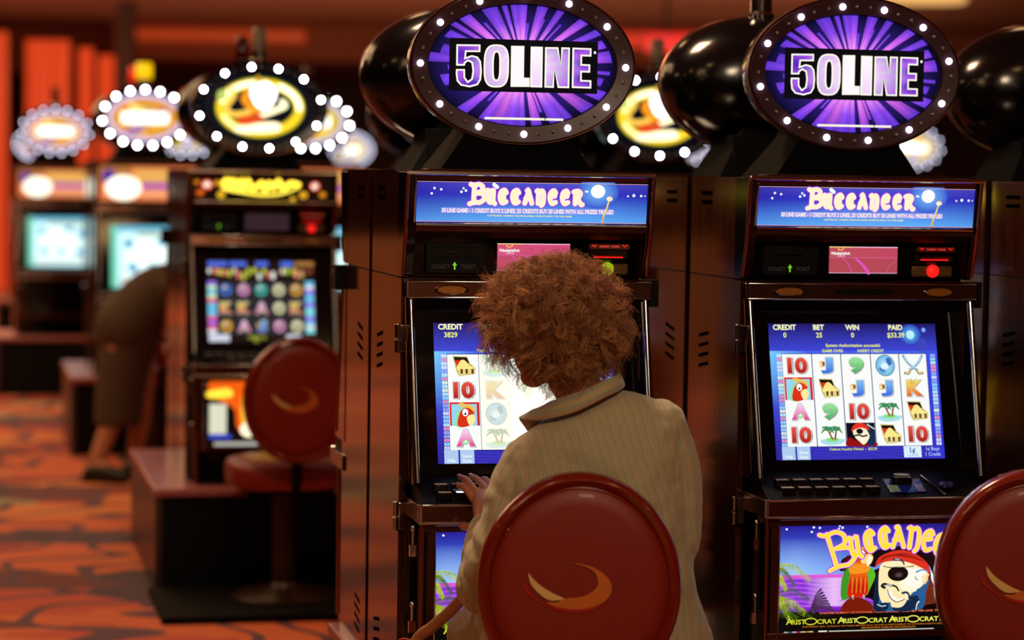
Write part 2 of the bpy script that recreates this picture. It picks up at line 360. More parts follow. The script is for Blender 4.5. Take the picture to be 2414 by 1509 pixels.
def belly_pirate():
    A = Art(1480, 940, (-0.235,-0.152,0.828), (0.245,-0.152,0.828), (-0.235,-0.152,0.564))
    def bg(x, y):
        if y < 440:
            t = y/440; a = mixc(C(34,20,150), C(70,110,240), t*1.1); gx = 1-min(1, abs(x-120)/700); 
            c = mixc(a, C(170,215,255), max(0, t-0.25)*1.2*max(gx, 0.35)); return mixc(c, C(30,14,110), max(0, (x-900)/700)*(1-t))
        if y < 470: return C(226,90,214)
        if y < 720:
            w = math.sin(y*0.16+math.sin(x*0.012)*2.4)+0.5*math.sin(y*0.31+x*0.01); c = mixc(C(92,34,200), C(196,84,240), 0.5+0.4*w)
            return mixc(c, C(255,214,255), max(0, 1-abs(x-440)/230)*0.75)
        if y < 780: return mixc(C(150,40,220), C(8,4,20), (y-720)/60)
        return C(5,6,6)
    A.grid(0, 0, 1480, 940, 60, 94, bg, 0)
    stars(A, [(52,37,1),(265,25,1),(312,30,1),(250,64,1),(470,18,.8),(492,32,1.1),(462,40,1),(688,28,1),(1345,10,1),(1400,60,.9)], 10)
    # palms
    def frond(x0, y0, x1, y1, sag, c, w=24, lay=2):
        mid = ((x0+x1)/2, (y0+y1)/2-sag); sp = crom([(x0,y0), mid, (x1,y1)], 10); A.stroke(sp, 7, mixc(c, BLK, .4), lay, w1=2)
        for i in range(1, len(sp)):
            x, y = sp[i]; a = sp[i-1]; dx, dy = x-a[0], y-a[1]; d = math.hypot(dx, dy) or 1
            for sgn in (-1, 1):
                k = w*(1.2-0.7*i/len(sp)); A.stroke([(x,y),(x+dx/d*k*0.7-dy/d*k*sgn*0.9, y+dy/d*k*0.7+dx/d*k*sgn*0.9+k*0.5)], 7, mixc(c, BLK, R.random()*0.5), lay+(sgn>0), w1=1.5, cap=False)
    G1, G2 = C(196,214,40), C(70,110,24)
    for q in ((-20,350,240,480,60,G1,44),(-20,360,120,520,30,G2,34),(-20,420,60,560,10,G1,34),(-30,600,230,640,60,G2,46),(-20,640,210,760,40,G1,52),(-10,600,90,800,20,G1,44),(-20,700,150,800,0,G2,46),(20,690,260,800,30,G2,40)): frond(*q)
    for i in range(9): frond(250, 760, 330+i*14, 560+i*26, 40, C(80,50,90), 20, 4)
    A.ell(180, 790, 230, 34, C(14,20,8), 2)
    # coat, hat, hair
    A.smooth([(330,775),(440,700),(520,655),(640,640),(740,665),(820,770),(1290,770),(1260,640),(1230,560),(1180,420),(800,380),(520,640)], C(16,4,4), 5)
    A.smooth([(540,660),(640,645),(720,690),(760,770),(500,770)], C(120,26,8), 6)
    A.smooth([(480,360),(500,300),(620,250),(740,240),(830,215),(1000,200),(1120,240),(1270,240),(1240,330),(1216,440),(1190,380),(1080,300),(800,300),(760,380),(640,350),(490,410)], C(14,8,10), 6)
    A.smooth([(510,300),(560,280),(600,420),(560,470),(500,400)], C(70,14,10), 7)
    A.smooth([(1140,520),(1220,420),(1260,520),(1290,640),(1270,700),(1180,720),(1100,740)], C(110,40,20), 6)
    A.smooth([(1205,420),(1230,470),(1300,560),(1340,620),(1420,660),(1410,700),(1300,720),(1270,712),(1285,640),(1240,560),(1210,500)], WHT, 7)
    A.smooth([(1100,470),(1190,500),(1170,600),(1160,700),(1120,760),(900,770),(760,760),(755,700),(800,650),(1000,660)], C(36,92,150), 7)
    A.smooth([(770,420),(800,600),(790,700),(840,740),(820,770),(750,740),(760,500)], C(8,34,60), 8)
    # face
    A.smooth([(800,360),(900,330),(1060,350),(1180,420),(1180,480),(1130,560),(1080,590),(1030,650),(980,730),(900,735),(880,690),(830,700),(795,640),(785,520)], C(255,236,180), 9)
    A.smooth([(960,400),(1100,400),(1170,450),(1120,550),(1060,590),(990,560),(960,480)], C(255,252,236), 10)
    A.smooth([(1130,470),(1170,440),(1180,500),(1150,540)], C(250,215,150), 10)
    # bandana
    A.smooth([(755,380),(780,300),(870,250),(960,236),(1060,262),(1160,340),(1190,400),(1186,450),(1150,410),(1060,360),(960,330),(860,330),(790,352)], C(222,50,32), 11)
    for i in range(5): A.stroke([(790+i*6,330-i*10),(880+i*30,282-i*4),(1040+i*26,300+i*10)], 6, C(150,22,18), 12, curve=4)
    # patch
    A.stroke([(820,372),(900,388),(1060,378)], 8, BLK, 12, curve=4)
    A.ell(938, 440, 82, 66, C(10,7,8), 12); A.ell(944, 452, 40, 28, C(96,80,74), 13, edge=C(12,9,10))
    A.smooth([(820,370),(880,345),(950,350),(1050,372),(990,384),(880,382)], C(255,240,190), 12)
    A.stroke([(906,315),(940,315),(970,330),(985,362)], 22, C(26,50,78), 13, w1=10, curve=5); A.stroke([(912,312),(945,314)], 5, WHT, 14)
    A.stroke([(1086,430),(1130,412),(1172,424)], 16, C(90,150,210), 13, w1=8, curve=5)
    A.stroke([(1076,470),(1084,492),(1100,498)], 6, C(40,60,80), 13, curve=4)
    # nose, moustache, mouth
    A.smooth([(950,520),(990,510),(1020,545),(1090,570),(1080,600),(1030,604),(990,590),(960,560)], C(255,248,220), 11)
    A.stroke([(832,560),(812,545),(830,528),(870,540),(905,545),(930,560),(945,590)], 24, C(22,30,40), 13, w1=12, curve=6)
    A.stroke([(850,536),(890,542)], 6, WHT, 14)
    A.stroke([(978,612),(1010,606),(1030,632),(1028,668),(1052,676)], 20, C(26,56,84), 13, w1=8, curve=6)
    A.stroke([(1018,640),(1024,672)], 6, WHT, 14)
    A.smooth([(862,580),(880,640),(930,680),(990,660),(940,665),(900,630),(880,585)], C(255,255,255), 12); A.stroke([(858,578),(878,642),(930,688),(996,668)], 7, C(70,40,30), 12, curve=5)
    # beard curls
    A.smooth([(755,690),(800,700),(850,690),(870,720),(850,760),(800,760),(760,730)], C(10,36,62), 12); A.stroke([(780,706),(810,722),(846,718)], 9, C(190,225,245), 13, curve=4)
    A.smooth([(900,735),(960,740),(1010,700),(1030,650),(1100,640),(1110,720),(1040,770),(930,770)], C(14,40,66), 10)
    A.stroke([(1110,690),(1095,715),(1090,760)], 12, WHT, 13, w1=5, curve=4)
    # parrot
    A.smooth([(545,380),(500,440),(485,560),(490,640),(520,660),(560,620),(570,480)], C(60,150,40), 12)
    A.smooth([(720,380),(750,420),(755,470),(720,560),(690,620),(690,440)], C(90,190,40), 12)
    A.smooth([(560,340),(570,270),(610,225),(680,215),(725,250),(720,330),(690,380),(700,480),(700,600),(650,640),(545,630),(540,560),(555,440)],
             lambda x, y: mixc(C(240,120,20), C(216,36,12), (y-380)/160) if y > 330 else C(226,70,24), 13)
    A.smooth([(560,360),(700,360),(690,420),(560,430)], C(250,150,30), 14)
    A.smooth([(560,330),(566,262),(610,225),(590,290),(580,350)], C(90,180,70), 14)
    A.smooth([(600,228),(640,200),(700,205),(740,212),(735,260),(690,232),(640,225)], C(240,160,30), 14)
    A.ell(645, 258, 24, 28, WHT, 14); A.ell(652, 270, 9, 11, BLK, 15)
    A.smooth([(676,272),(710,262),(735,290),(722,340),(690,372),(680,348),(650,345),(636,320),(660,300)], C(255,214,140), 15); A.smooth([(690,290),(728,290),(720,335),(692,368)], C(255,245,210), 16)
    for i in range(8): A.stroke([(560+i*17,470),(556+i*17,600)], 4, C(250,180,60) if i%2 else C(130,20,8), 15)
    for x in (580, 668): A.stroke([(x,625),(x+4,655)], 20, C(190,180,160), 15, w1=6)
    # title on an arch
    cells = []
    arch = [('B',300,90,1.0,300,-8),('u',520,110,.74,190,-8),('c',640,62,.78,190,-7),('c',760,34,.8,190,-5),('a',872,24,.86,190,0),('n',1008,26,.86,195,4),('e',1130,52,.84,190,7),('e',1232,84,.84,190,9),('r',1330,116,.84,190,12)]
    for g, x, y, wx, h, deg in arch:
        a = math.radians(deg*1.3); w = h*wx*0.86
        cells.append((g, x-0, y, (w*math.cos(a), w*math.sin(a)), (-h*math.sin(a)*0.9+ (40 if g == 'B' else 0), h*math.cos(a))))
    buccaneer(A, cells, 28, C(150,40,190), C(255,196,240), C(255,226,60), 17, 1.95, 1.5)
    # lettering rows
    A.text('CHOOSE NUMBER OF PAYLINES, THEN CHOOSE YOUR BET PER LINE, THEN PLAY', 322, 779, 17, C(250,120,80), 6, 'l', .02, width=1070)
    for i, x in enumerate((60, 468, 876)):
        c = (C(206,212,50), C(226,226,90), C(240,232,90))[i]
        A.text('A', x, 863, 54, c, 6, 'l', .02, xs=1.05); A.text('RIST', x+44, 863, 42, c, 6, 'l', .02, width=112); 
        pts = [(x+196+46*math.cos(t), 841+27*math.sin(t)) for t in [2*PI*k/28 for k in range(29)]]; A.stroke(pts, 9, c, 6)
        A.text('CRAT', x+246, 863, 40, c, 6, 'l', .02, width=152)
    A.text('AR', 1284, 863, 48, C(240,232,90), 6, 'l', .02); A.text('IST', 1370, 863, 42, C(240,232,90), 6, 'l', .02)
    A.text('COPYRIGHT 2001. CONSULT PAYTABLE BEFORE PLAY. PLAYER IS RESPONSIBLE TO CONFIRM CREDITS REGISTERED', 190, 893, 13, C(196,110,30), 6, 'l', .01, width=1200)
    A.text('MALFUNCTION VOIDS ALL PAYS AND PLAYS', 660, 915, 13, C(210,120,30), 6, 'l', .02, width=430)
    for i, c in enumerate((C(200,196,170),C(50,90,170),C(210,205,190),C(180,40,120),C(220,210,180),C(210,150,30),C(220,210,160))): A.rect(46+i*33, 926, 79+i*33, 935, c, 6)
    A.rect(318, 924, 386, 936, C(245,245,225), 6); A.rect(400, 927, 1240, 934, C(225,225,210), 6)
    return A

def marquee_pirate():
    A = Art(2097, 367, (-0.272,-0.046,1.6425), (0.292,-0.046,1.6425), (-0.272,-0.036,1.547))
    def bg(x, y):
        t = y/367; e = abs(x-1150)/1000; c = mixc(C(84,84,205), C(44,48,200), min(1, t*3)); c = mixc(c, C(96,176,255), max(0, (t-0.3)*1.5))
        return mixc(c, C(34,26,150), max(0, e-0.35)*0.9*(1-t*0.6))
    A.grid(0, 0, 2097, 367, 30, 14, bg, 0)
    stars(A, [(158,62,1.2),(218,72,1.2),(135,110,1.2),(418,60,1.1),(440,80,1.3),(400,92,1.3),(1918,112,1),(1972,105,1.5),(2040,108,1.2),(2075,108,.7)], 10)
    A.ell(1640, 80, 190, 150, C(120,190,255), 1, edge=bg(1640, 160), n=40); A.ell(1640, 72, 66, 62, WHT, 2)
    cells = [('B',480,22,(150,0),(-4,168))]; x = 622
    for g in 'uccaneer': cells.append((g, x, 66, (104,0), (0,128))); x += 113
    buccaneer(A, cells, 29, C(176,30,196), C(255,232,250), C(255,246,200), 3, 2.05, 1.6)
    A.rect(1520, 66, 1550, 82, WHT, 4)
    A.stroke([(690,22),(720,45)], 34, WHT, 6)
    A.rect(226, 236, 1795, 284, C(150,150,235), 1)
    A.text('50 LINE GAME - 1 CREDIT BUYS 2 LINES, 25 CREDITS BUY 50 LINES WITH ALL PRIZES TRIPLED', 228, 279, 38, C(255,238,236), 3, 'l', .035, width=1562)
    A.text('COPYRIGHT. GAMING TECHNOLOGIES. PATENTS APPLY TO THIS GAME', 640, 312, 14, C(250,240,120), 3, 'l', .03, width=770)
    A.stroke([(1690,352),(1700,300),(1722,240),(1745,150)], 22, C(214,176,90), 5, w1=16, curve=4); A.stroke([(1700,300),(1745,150)], 6, C(255,240,190), 6)
    A.ell(1748, 138, 28, 22, C(255,240,210), 6); A.stroke([(1758,128),(1772,78)], 10, C(200,130,70), 6, w1=4)
    A.rect(0, 0, 2097, 4, C(250,180,120), 2); A.rect(0, 361, 2097, 367, C(210,150,190), 2)
    return A

# ---- reel symbols
def sym(A, kind, cx, cy, s=24, k=1.0, fade=0.0):
    def c(r, g, b): return tuple(v*k for v in mixc(C(r,g,b), C(255,252,225), fade))
    def num(t, col, col2, w=None):
        hh = s*1.55
        A.text(t, cx+1.2, cy+hh/2+1.6, hh*1.04, c(150,150,150), 3, 'c', .10, width=(w or s*1.7)*1.02, fit=True); A.text(t, cx, cy+hh/2+.6, hh*1.05, c(214,214,210), 4, 'c', .085, width=(w or s*1.7)*1.0, fit=True)
        A.text(t, cx, cy+hh/2-1.0, hh*0.95, lambda x, y: mixc(col, col2, (y-cy+s*.75)/(s*1.5)), 5, 'c', .05, width=(w or s*1.7)*.93, fit=True)
    if kind == '10': num('10', c(236,84,70), c(168,20,20), s*2.1)
    elif kind == '9': num('9', c(150,236,150), c(70,170,100), s*1.55)
    elif kind == 'A': num('A', c(252,214,250), c(232,30,130), s*1.85); A.poly([(cx-9,cy+9),(cx,cy+3),(cx+9,cy+9),(cx,cy+16)], c(150,225,160), 7); A.poly([(cx-5,cy+9),(cx,cy+5),(cx+3,cy+8),(cx,cy+11)], c(245,255,245), 8)
    elif kind == 'J':
        num('J', c(130,190,240), c(40,100,225), s*1.3); A.rect(cx-18, cy-10, cx-7, cy+4, c(236,206,140), 7); A.rect(cx-11, cy-8, cx-5, cy+1, c(150,90,40), 8); A.rect(cx-16, cy-4, cx-12, cy, c(255,250,230), 8)
    elif kind == 'K':
        num('K', c(248,226,110), c(226,84,30), s*1.8); A.poly([(cx-16,cy-22),(cx-12,cy-14),(cx-7,cy-23),(cx-3,cy-14),(cx+2,cy-22),(cx,cy-8),(cx-13,cy-8)], c(226,196,90), 7)
    elif kind == 'coin':
        A.ell(cx, cy, s*.98, s*1.0, c(50,110,160), 3); A.ell(cx, cy, s*.92, s*.94, c(190,236,255), 4, edge=c(110,185,225)); A.smooth([(cx+2,cy-14),(cx+12,cy-16),(cx+16,cy-4),(cx+8,cy)], c(60,110,190), 5); A.smooth([(cx-16,cy+6),(cx-6,cy+4),(cx,cy+14),(cx-10,cy+15)], c(80,140,200), 5); A.ell(cx-2, cy+2, 9, 7, c(225,248,255), 6)
    elif kind == 'swords':
        for q in (-1, 1):
            A.stroke([(cx-q*22,cy-21),(cx-q*12,cy-6),(cx+q*8,cy+10)], 5.5, c(40,90,130), 3, curve=4); A.stroke([(cx-q*21,cy-20),(cx-q*12,cy-7),(cx+q*8,cy+9)], 3.6, c(170,220,240), 4, curve=4)
            A.stroke([(cx+q*8,cy+9),(cx+q*13,cy+18),(cx+q*21,cy+17)], 5.5, c(110,85,20), 4, curve=3); A.stroke([(cx+q*9,cy+10),(cx+q*14,cy+18),(cx+q*20,cy+17)], 3, c(236,214,120), 5, curve=3)
    elif kind == 'chest':
        A.poly([(cx-22,cy-22),(cx+10,cy-21),(cx+16,cy-6),(cx+28,cy+4),(cx+25,cy+17),(cx-9,cy+21),(cx-15,cy+10)], c(196,180,90), 3); A.poly([(cx-20,cy-20),(cx+9,cy-19),(cx+14,cy-7),(cx-16,cy-6)], c(24,16,12), 4)
        A.poly([(cx-19,cy-13),(cx-3,cy-13),(cx-12,cy+2)], c(220,50,26), 5); A.smooth([(cx-14,cy+3),(cx-4,cy-13),(cx+5,cy-12),(cx+14,cy-2),(cx+25,cy+4),(cx-8,cy+9)], c(250,234,140), 6)
        A.poly([(cx-12,cy+8),(cx+26,cy+4),(cx+24,cy+16),(cx-8,cy+20)], c(226,216,140), 7)
        for x in (-6, 5, 18): A.rect(cx+x, cy+6, cx+x+5, cy+16, c(110,52,22), 8)
    elif kind == 'palm':
        A.smooth([(cx-26,cy+12),(cx-10,cy+9),(cx+14,cy+9),(cx+32,cy+11),(cx+22,cy+20),(cx-6,cy+23),(cx-22,cy+19)], c(170,225,236), 3); A.ell(cx+2, cy+11, 16, 5, c(140,226,130), 4)
        for x, t in ((-8, 2), (12, 8)):
            A.stroke([(cx+t,cy+10),(cx+x,cy-11)], 4, c(150,84,50), 5)
            for q in ((-15,4),(-13,-6),(-3,-8),(9,-5),(13,4)): A.stroke([(cx+x,cy-11),(cx+x+q[0]*.6,cy-13+q[1]*.6),(cx+x+q[0],cy-8+q[1])], 6, c(60,140,90), 6, w1=2.5, curve=3)
    elif kind == 'parrot':
        A.rect(cx-33, cy-25, cx+33, cy+25, c(214,40,50), 3); A.rect(cx-29, cy-21, cx+27, cy+25, c(150,216,240), 4)
        A.smooth([(cx-22,cy+25),(cx-20,cy+4),(cx-10,cy-10),(cx+2,cy-16),(cx+4,cy+25)], c(150,226,170), 5); A.smooth([(cx-16,cy+25),(cx-12,cy),(cx-2,cy-12),(cx+14,cy-14),(cx+22,cy-4),(cx+14,cy+6),(cx+8,cy+25)], c(220,50,26), 6)
        A.smooth([(cx-14,cy-20),(cx-8,cy-24),(cx+6,cy-20),(cx+20,cy-16),(cx+22,cy-3),(cx+10,cy-12),(cx-8,cy-15)], c(236,196,90), 7); A.ell(cx+1, cy-3, 6.5, 8, WHT if not fade else c(255,255,255), 8); A.ell(cx+1, cy, 2.2, 2.6, c(10,10,10), 9)
        A.smooth([(cx+4,cy+8),(cx+16,cy+1),(cx+23,cy+10),(cx+16,cy+24),(cx+8,cy+22)], c(255,238,160), 8)
    elif kind == 'face':
        A.rect(cx-34, cy-26, cx+34, cy+25, c(14,10,26), 3); A.smooth([(cx-34,cy+25),(cx-28,cy+6),(cx-10,cy+14),(cx+30,cy+16),(cx+34,cy+25)], c(150,16,20), 4)
        A.smooth([(cx-18,cy-12),(cx,cy-18),(cx+18,cy-10),(cx+20,cy+6),(cx+6,cy+22),(cx-4,cy+16),(cx-16,cy+4)], c(255,240,205), 5)
        A.smooth([(cx-22,cy-8),(cx-14,cy-22),(cx+4,cy-25),(cx+18,cy-16),(cx+20,cy-9),(cx,cy-15)], c(232,50,36), 6); A.ell(cx-3, cy-7, 8, 6, c(10,8,8), 7)
        A.stroke([(cx-16,cy+3),(cx-6,cy+1),(cx+4,cy+4),(cx+14,cy+2)], 3.4, c(20,20,26), 7, curve=4); A.stroke([(cx-5,cy+8),(cx+2,cy+12),(cx+8,cy+9)], 3, c(255,255,255), 7)
        A.smooth([(cx+14,cy-12),(cx+30,cy-6),(cx+30,cy+22),(cx+12,cy+22),(cx+20,cy+4)], c(22,44,84), 6); A.stroke([(cx+16,cy-22),(cx+32,cy-12)], 3, c(200,210,220), 6)
    elif kind in ('s1','s2','s3','s4','s5'):   # small distant symbols of the other game
        cl = {'s1':(70,120,210),'s2':(220,150,200),'s3':(70,190,180),'s4':(226,224,176),'s5':(226,170,60)}[kind]
        A.ell(cx, cy, s*.8, s*.82, c(*cl), 4); A.ell(cx, cy+2, s*.3, s*.34, c(20,20,24), 5); A.ell(cx-4, cy-8, s*.3, s*.2, c(250,240,220), 5)

def screen_pirate(credit, lines, grid, glow_on=False):
    A = Art(400, 300, (-0.2135,0.033,1.3035), (0.2275,0.033,1.3035), (-0.2135,-0.054,0.9735))
    def bg(x, y):
        if y < 62: c = mixc(C(30,22,96), C(62,70,214), y/62.0)
        else:
            t = (y-62)/238.0; left = max(0, 1-x/90.0)
            c = mixc(C(70,100,235), C(58,52,190), t*1.2); c = mixc(c, C(120,205,255), left*max(0, 1-t*1.9)); c = mixc(c, C(36,30,130), left*max(0, (t-.6)*1.6))
            w = math.sin(y*0.9+2*math.sin(x*.03)); c = mixc(c, C(24,22,110), max(0, w-.55)*1.1*min(1, t*1.4))
            if x > 368: c = mixc(c, C(46,56,226), .5)
        return c
    A.grid(0, 0, 400, 300, 44, 150, bg, 0)
    Y1, Y2 = C(250,250,190), C(244,246,120)
    hdr = (('CREDIT', 38), ('BET', 119), ('WIN', 199), ('PAID', 303))
    if not glow_on:
        A.ell(338, 25, 26, 24, C(90,190,255), 1, edge=C(48,52,180)); A.ell(338, 25, 10, 10, C(190,240,255), 2); A.ell(371, 14, 5, 5, C(120,170,255), 1); A.smooth([(350,52),(358,36),(372,34),(378,50),(370,62),(352,60)], C(60,70,190), 1)
    for (t, x), v in zip(hdr, credit):
        A.text(t, x, 14, 11.5, Y1, 3, 'c', .035); A.text(v, x, 31, 11, Y2, 3, 'c', .02)
    for t, x, y, h in lines: A.text(t, x, y, h, C(236,240,90), 3, 'c', .02)
    xs = [(28,97),(99,166),(168,237),(239,305),(307,372)]
    for i, (x0, x1) in enumerate(xs):
        A.rect(x0-1.2, 66.5, x1+1.2, 272.5, C(20,40,120), 1)
        if glow_on and i > 0: A.vgrad(x0-1, 68, x1+1, 271, C(255,255,240,1.5 if i > 1 else 1.0), C(255,255,236,1.8 if i > 1 else 1.05), 2)
        else: A.rect(x0, 68, x1, 271, C(250,252,250), 2)
        for j in range(4): sym(A, grid[i][j], (x0+x1)/2, 93.5+j*50.8, 24, 1.35 if glow_on and i > 1 else 1.0, (0, .55, .75, .8, .8)[i] if glow_on else 0)
    for sx in (9, 376):
        for j in range(25):
            c = R.choice([C(150,215,255), C(190,235,250), C(215,225,255), C(232,150,190), C(226,246,226), C(150,170,250)])
            x = sx+6; A.rect(x, 68+j*8.15, x+12, 68+j*8.15+6.6, c, 2); A.text(str(j*2+1), x+6, 68+j*8.15+5.3, 4, C(90,80,170), 3)
    for i, x in enumerate((14, 49)):
        A.rect(x, 271, x+31, 300, C(176,205,240), 3); A.text('Help' if i == 0 else 'Game', x+15.5, 296 if i == 0 else 287, 6.5, C(240,248,255), 4, 'c', .02)
        if i: A.text('Rules', x+15.5, 297, 6.5, C(240,248,255), 4, 'c', .02)
    if not glow_on:
        A.text('Cashout Voucher Printed  -  $33.39', 182, 280, 5.6, C(220,226,90), 3, 'c', .02)
        A.rect(302, 272, 344, 297, C(222,240,255), 3); A.text('1¢', 323, 287, 12, C(30,110,180), 4, 'c', .03); A.text('CLICK HERE', 323, 294, 3.6, C(60,120,190), 4)
        A.text('1¢ Buys', 372, 282, 8, C(205,222,255), 3, 'c', .0); A.text('1 Credit', 372, 294, 8, C(205,222,255), 3, 'c', .0)
    return A

def player_display(bright=1.0, hot=False):
    A = Art(180, 70, (-0.060,0.0255,1.4955), (0.120,0.0255,1.4955), (-0.060,0.0255,1.4295))
    b = C(214,84,122) if hot else C(190,80,88)
    A.grid(0, 0, 180, 70, 12, 6, lambda x, y: mixc(b, C(200,60,110), x/400), 0)
    A.rect(0, 29, 180, 70, mixc(b, C(170,60,80), .4), 1); A.rect(0, 0, 62, 2.2, C(255,235,150), 2); A.rect(62, 0, 180, 2.2, C(250,200,225), 2); A.rect(0, 28.6, 180, 29.6, C(235,110,190), 2); A.rect(0, 68.6, 180, 70, C(220,190,220), 2)
    A.text('PhiladelphiaPark', 5, 21, 7.2, WHT, 3, 'l', .03, width=50); A.text('CASINO', 20, 26.5, 3.6, C(250,225,230), 3, 'l', .01, width=22)
    A.stroke([(25,8.5),(32,8.8),(37,5),(36,2.6)], 2.8, C(250,190,80), 3, curve=4); A.stroke([(22,5),(25,8.2)], 1.8, C(255,225,150), 3)
    A.stroke([(36,32),(52,48),(60,69)], 2.6, C(224,80,170), 2, curve=5); A.stroke([(70,32),(88,48),(104,69)], 5, C(232,80,190), 2, curve=5, w1=9); A.stroke([(176,36),(160,50),(152,69)], 1.6, C(214,90,150), 2, curve=5)
    return A

# the other games in the far rows, seen only softly
def sign_golden():
    A = Art(441, 287, (-0.232,0.0,2.070), (0.232,0.0,2.070), (-0.232,0.0,1.778)); cx, cy = 220.5, 143.5
    A.ell(cx, cy, 220, 143, C(12,12,22), 0, n=60)
    ring = [(cx+152*math.cos(a), cy+99*math.sin(a)) for a in [2*PI*i/48 for i in range(49)]]
    A.stroke(ring, 44, C(110,140,20), 1); A.stroke(ring, 34, C(250,205,40,1.3), 2); A.stroke(ring[26:38], 22, C(255,246,190,2.2), 3); A.stroke(ring[40:49], 24, C(255,246,190,2.2), 3); A.stroke(ring[14:22], 18, C(255,236,150,1.8), 3)
    A.smooth([(190,62),(220,44),(262,48),(284,80),(272,122),(245,150),(212,142),(192,116),(182,88)], C(255,255,250,2.6), 6)
    A.smooth([(160,80),(182,72),(196,120),(226,156),(196,166),(160,136),(146,110)], C(246,150,30,1.3), 4); A.smooth([(172,92),(184,88),(196,124),(184,128)], C(230,80,30), 5)
    A.stroke([(104,72),(118,96),(98,128),(88,150),(120,172),(180,160)], 22, C(250,200,80,1.3), 3, curve=6); A.stroke([(306,118),(316,134),(280,152),(230,172)], 22, C(255,240,190,1.8), 4, curve=6)
    A.smooth([(128,196),(150,178),(205,170),(236,186),(200,208),(150,214)], C(236,84,30), 7); A.smooth([(120,226),(180,210),(270,200),(300,212),(290,236),(220,244),(140,244)], C(255,240,190,1.9), 6)
    A.smooth([(58,84),(84,74),(92,100),(76,118),(56,116)], C(200,220,110), 4); A.smooth([(200,40),(212,14),(226,34),(240,44),(206,48)], C(240,180,50), 4)
    return A
def sign_colour(seed, cols):
    rr = random.Random(seed)
    A = Art(441, 287, (-0.232,0.0,2.070), (0.232,0.0,2.070), (-0.232,0.0,1.778)); cx, cy = 220.5, 143.5
    A.ell(cx, cy, 220, 143, cols[0], 0, n=60)
    for i in range(26):
        a, q = rr.uniform(0, 2*PI), rr.uniform(0, 0.75); A.ell(cx+200*q*math.cos(a), cy+130*q*math.sin(a), rr.uniform(16,44), rr.uniform(10,26), rr.choice(cols[1:]), 1+i % 4)
    A.rect(90, 112, 350, 176, C(255,252,240,2.2), 6); A.stroke([(cx+200*math.cos(t), cy+128*math.sin(t)) for t in [2*PI*k/40 for k in range(41)]], 22, C(190,186,240,1.3), 5)
    return A
def marquee_yellow():
    A = Art(2097, 367, (-0.272,-0.046,1.6425), (0.292,-0.046,1.6425), (-0.272,-0.036,1.547)); A.rect(0, 0, 2097, 367, C(20,12,6), 0)
    A.stroke([(430,110),(470,60),(560,80),(520,180),(600,60),(640,150),(700,70),(720,170),(800,60),(850,170),(930,150),(1010,90),(1060,190),(1120,90),(1180,160),(1260,60),(1330,170),(1440,90),(1560,110)], 74, C(255,214,60,2.6), 2, curve=5)
    A.stroke([(430,180),(700,230),(1000,270),(1300,250),(1560,150)], 54, C(255,226,70,2.0), 3, w1=30, curve=6)
    for x, y, r, c in ((190,130,90,C(225,50,20)),(190,130,60,C(255,240,220,1.6)),(1810,130,80,C(225,50,20)),(1810,130,54,C(255,240,220,1.6)),(340,100,46,C(236,160,30)),(90,250,60,C(214,90,20)),(400,280,60,C(246,190,40)),(1640,270,60,C(246,180,40)),(1930,260,50,C(226,140,30)),(40,90,40,C(226,120,20)),(1480,330,40,C(240,180,40))): A.ell(x, y, r, r*.9, c, 4)
    return A
def screen_reels():
    A = Art(400, 300, (-0.2135,0.033,1.3035), (0.2275,0.033,1.3035), (-0.2135,-0.054,0.9735)); A.rect(0, 0, 400, 300, C(24,16,14), 0)
    for x0, x1 in ((4,75),(84,145),(180,226),(272,318)): A.rect(x0, 4, x1, 22, C(80,110,226), 1)
    A.rect(325, 4, 396, 20, C(170,120,60), 1)
    for i in range(22): A.ell(10+i*18+R.uniform(-4,4), R.uniform(36,60), R.uniform(6,10), R.uniform(10,20), R.choice([C(226,220,190), C(190,160,90), C(226,120,110), C(240,240,230), C(120,60,40), C(196,206,70)]), 2)
    for sx in (2, 362):
        for j in range(12): A.rect(sx, 76+j*16, sx+32, 91+j*16, R.choice([C(110,200,240), C(150,110,236), C(226,236,240), C(236,90,140), C(130,226,236), C(200,240,190)]), 2)
    ks = [('s1','s2','s3','s4','s5'),('K','K','A','s4','K'),('s5','A','J','s2','s4')]
    for j in range(3):
        for i in range(5): A.rect(39+i*65, 77+j*66, 99+i*65, 139+j*66, C(46,46,50), 1); sym(A, ks[j][i], 69+i*65, 108+j*66, 27, .85)
    for x0, x1 in ((4,80),(290,342)): A.rect(x0, 270, x1, 296, C(214,220,236), 2)
    A.text('CREDIT 25', 180, 286, 10, C(190,200,70), 2, 'c', .03); A.text('BET', 180, 298, 9, C(170,180,60), 2, 'c', .03)
    return A
def belly_flame():
    A = Art(1480, 940, (-0.235,-0.152,0.828), (0.245,-0.152,0.828), (-0.235,-0.152,0.564)); A.rect(0, 0, 1480, 940, C(12,8,8), 0)
    A.smooth([(60,20),(500,0),(1400,20),(1420,500),(1300,900),(700,820),(420,700),(360,400),(120,240)], C(230,90,16,1.2), 1); A.smooth([(520,60),(900,40),(1000,500),(640,760),(460,560)], C(255,190,40,1.4), 2); A.smooth([(40,150),(300,110),(330,230),(60,250)], C(255,214,60,1.4), 3)
    A.rect(60, 330, 270, 760, C(226,226,200), 2); A.rect(60, 770, 330, 830, C(60,80,210), 2); A.ell(560, 700, 120, 110, C(255,240,200,1.5), 3); A.rect(120, 880, 1400, 930, C(190,190,180), 3)
    return A
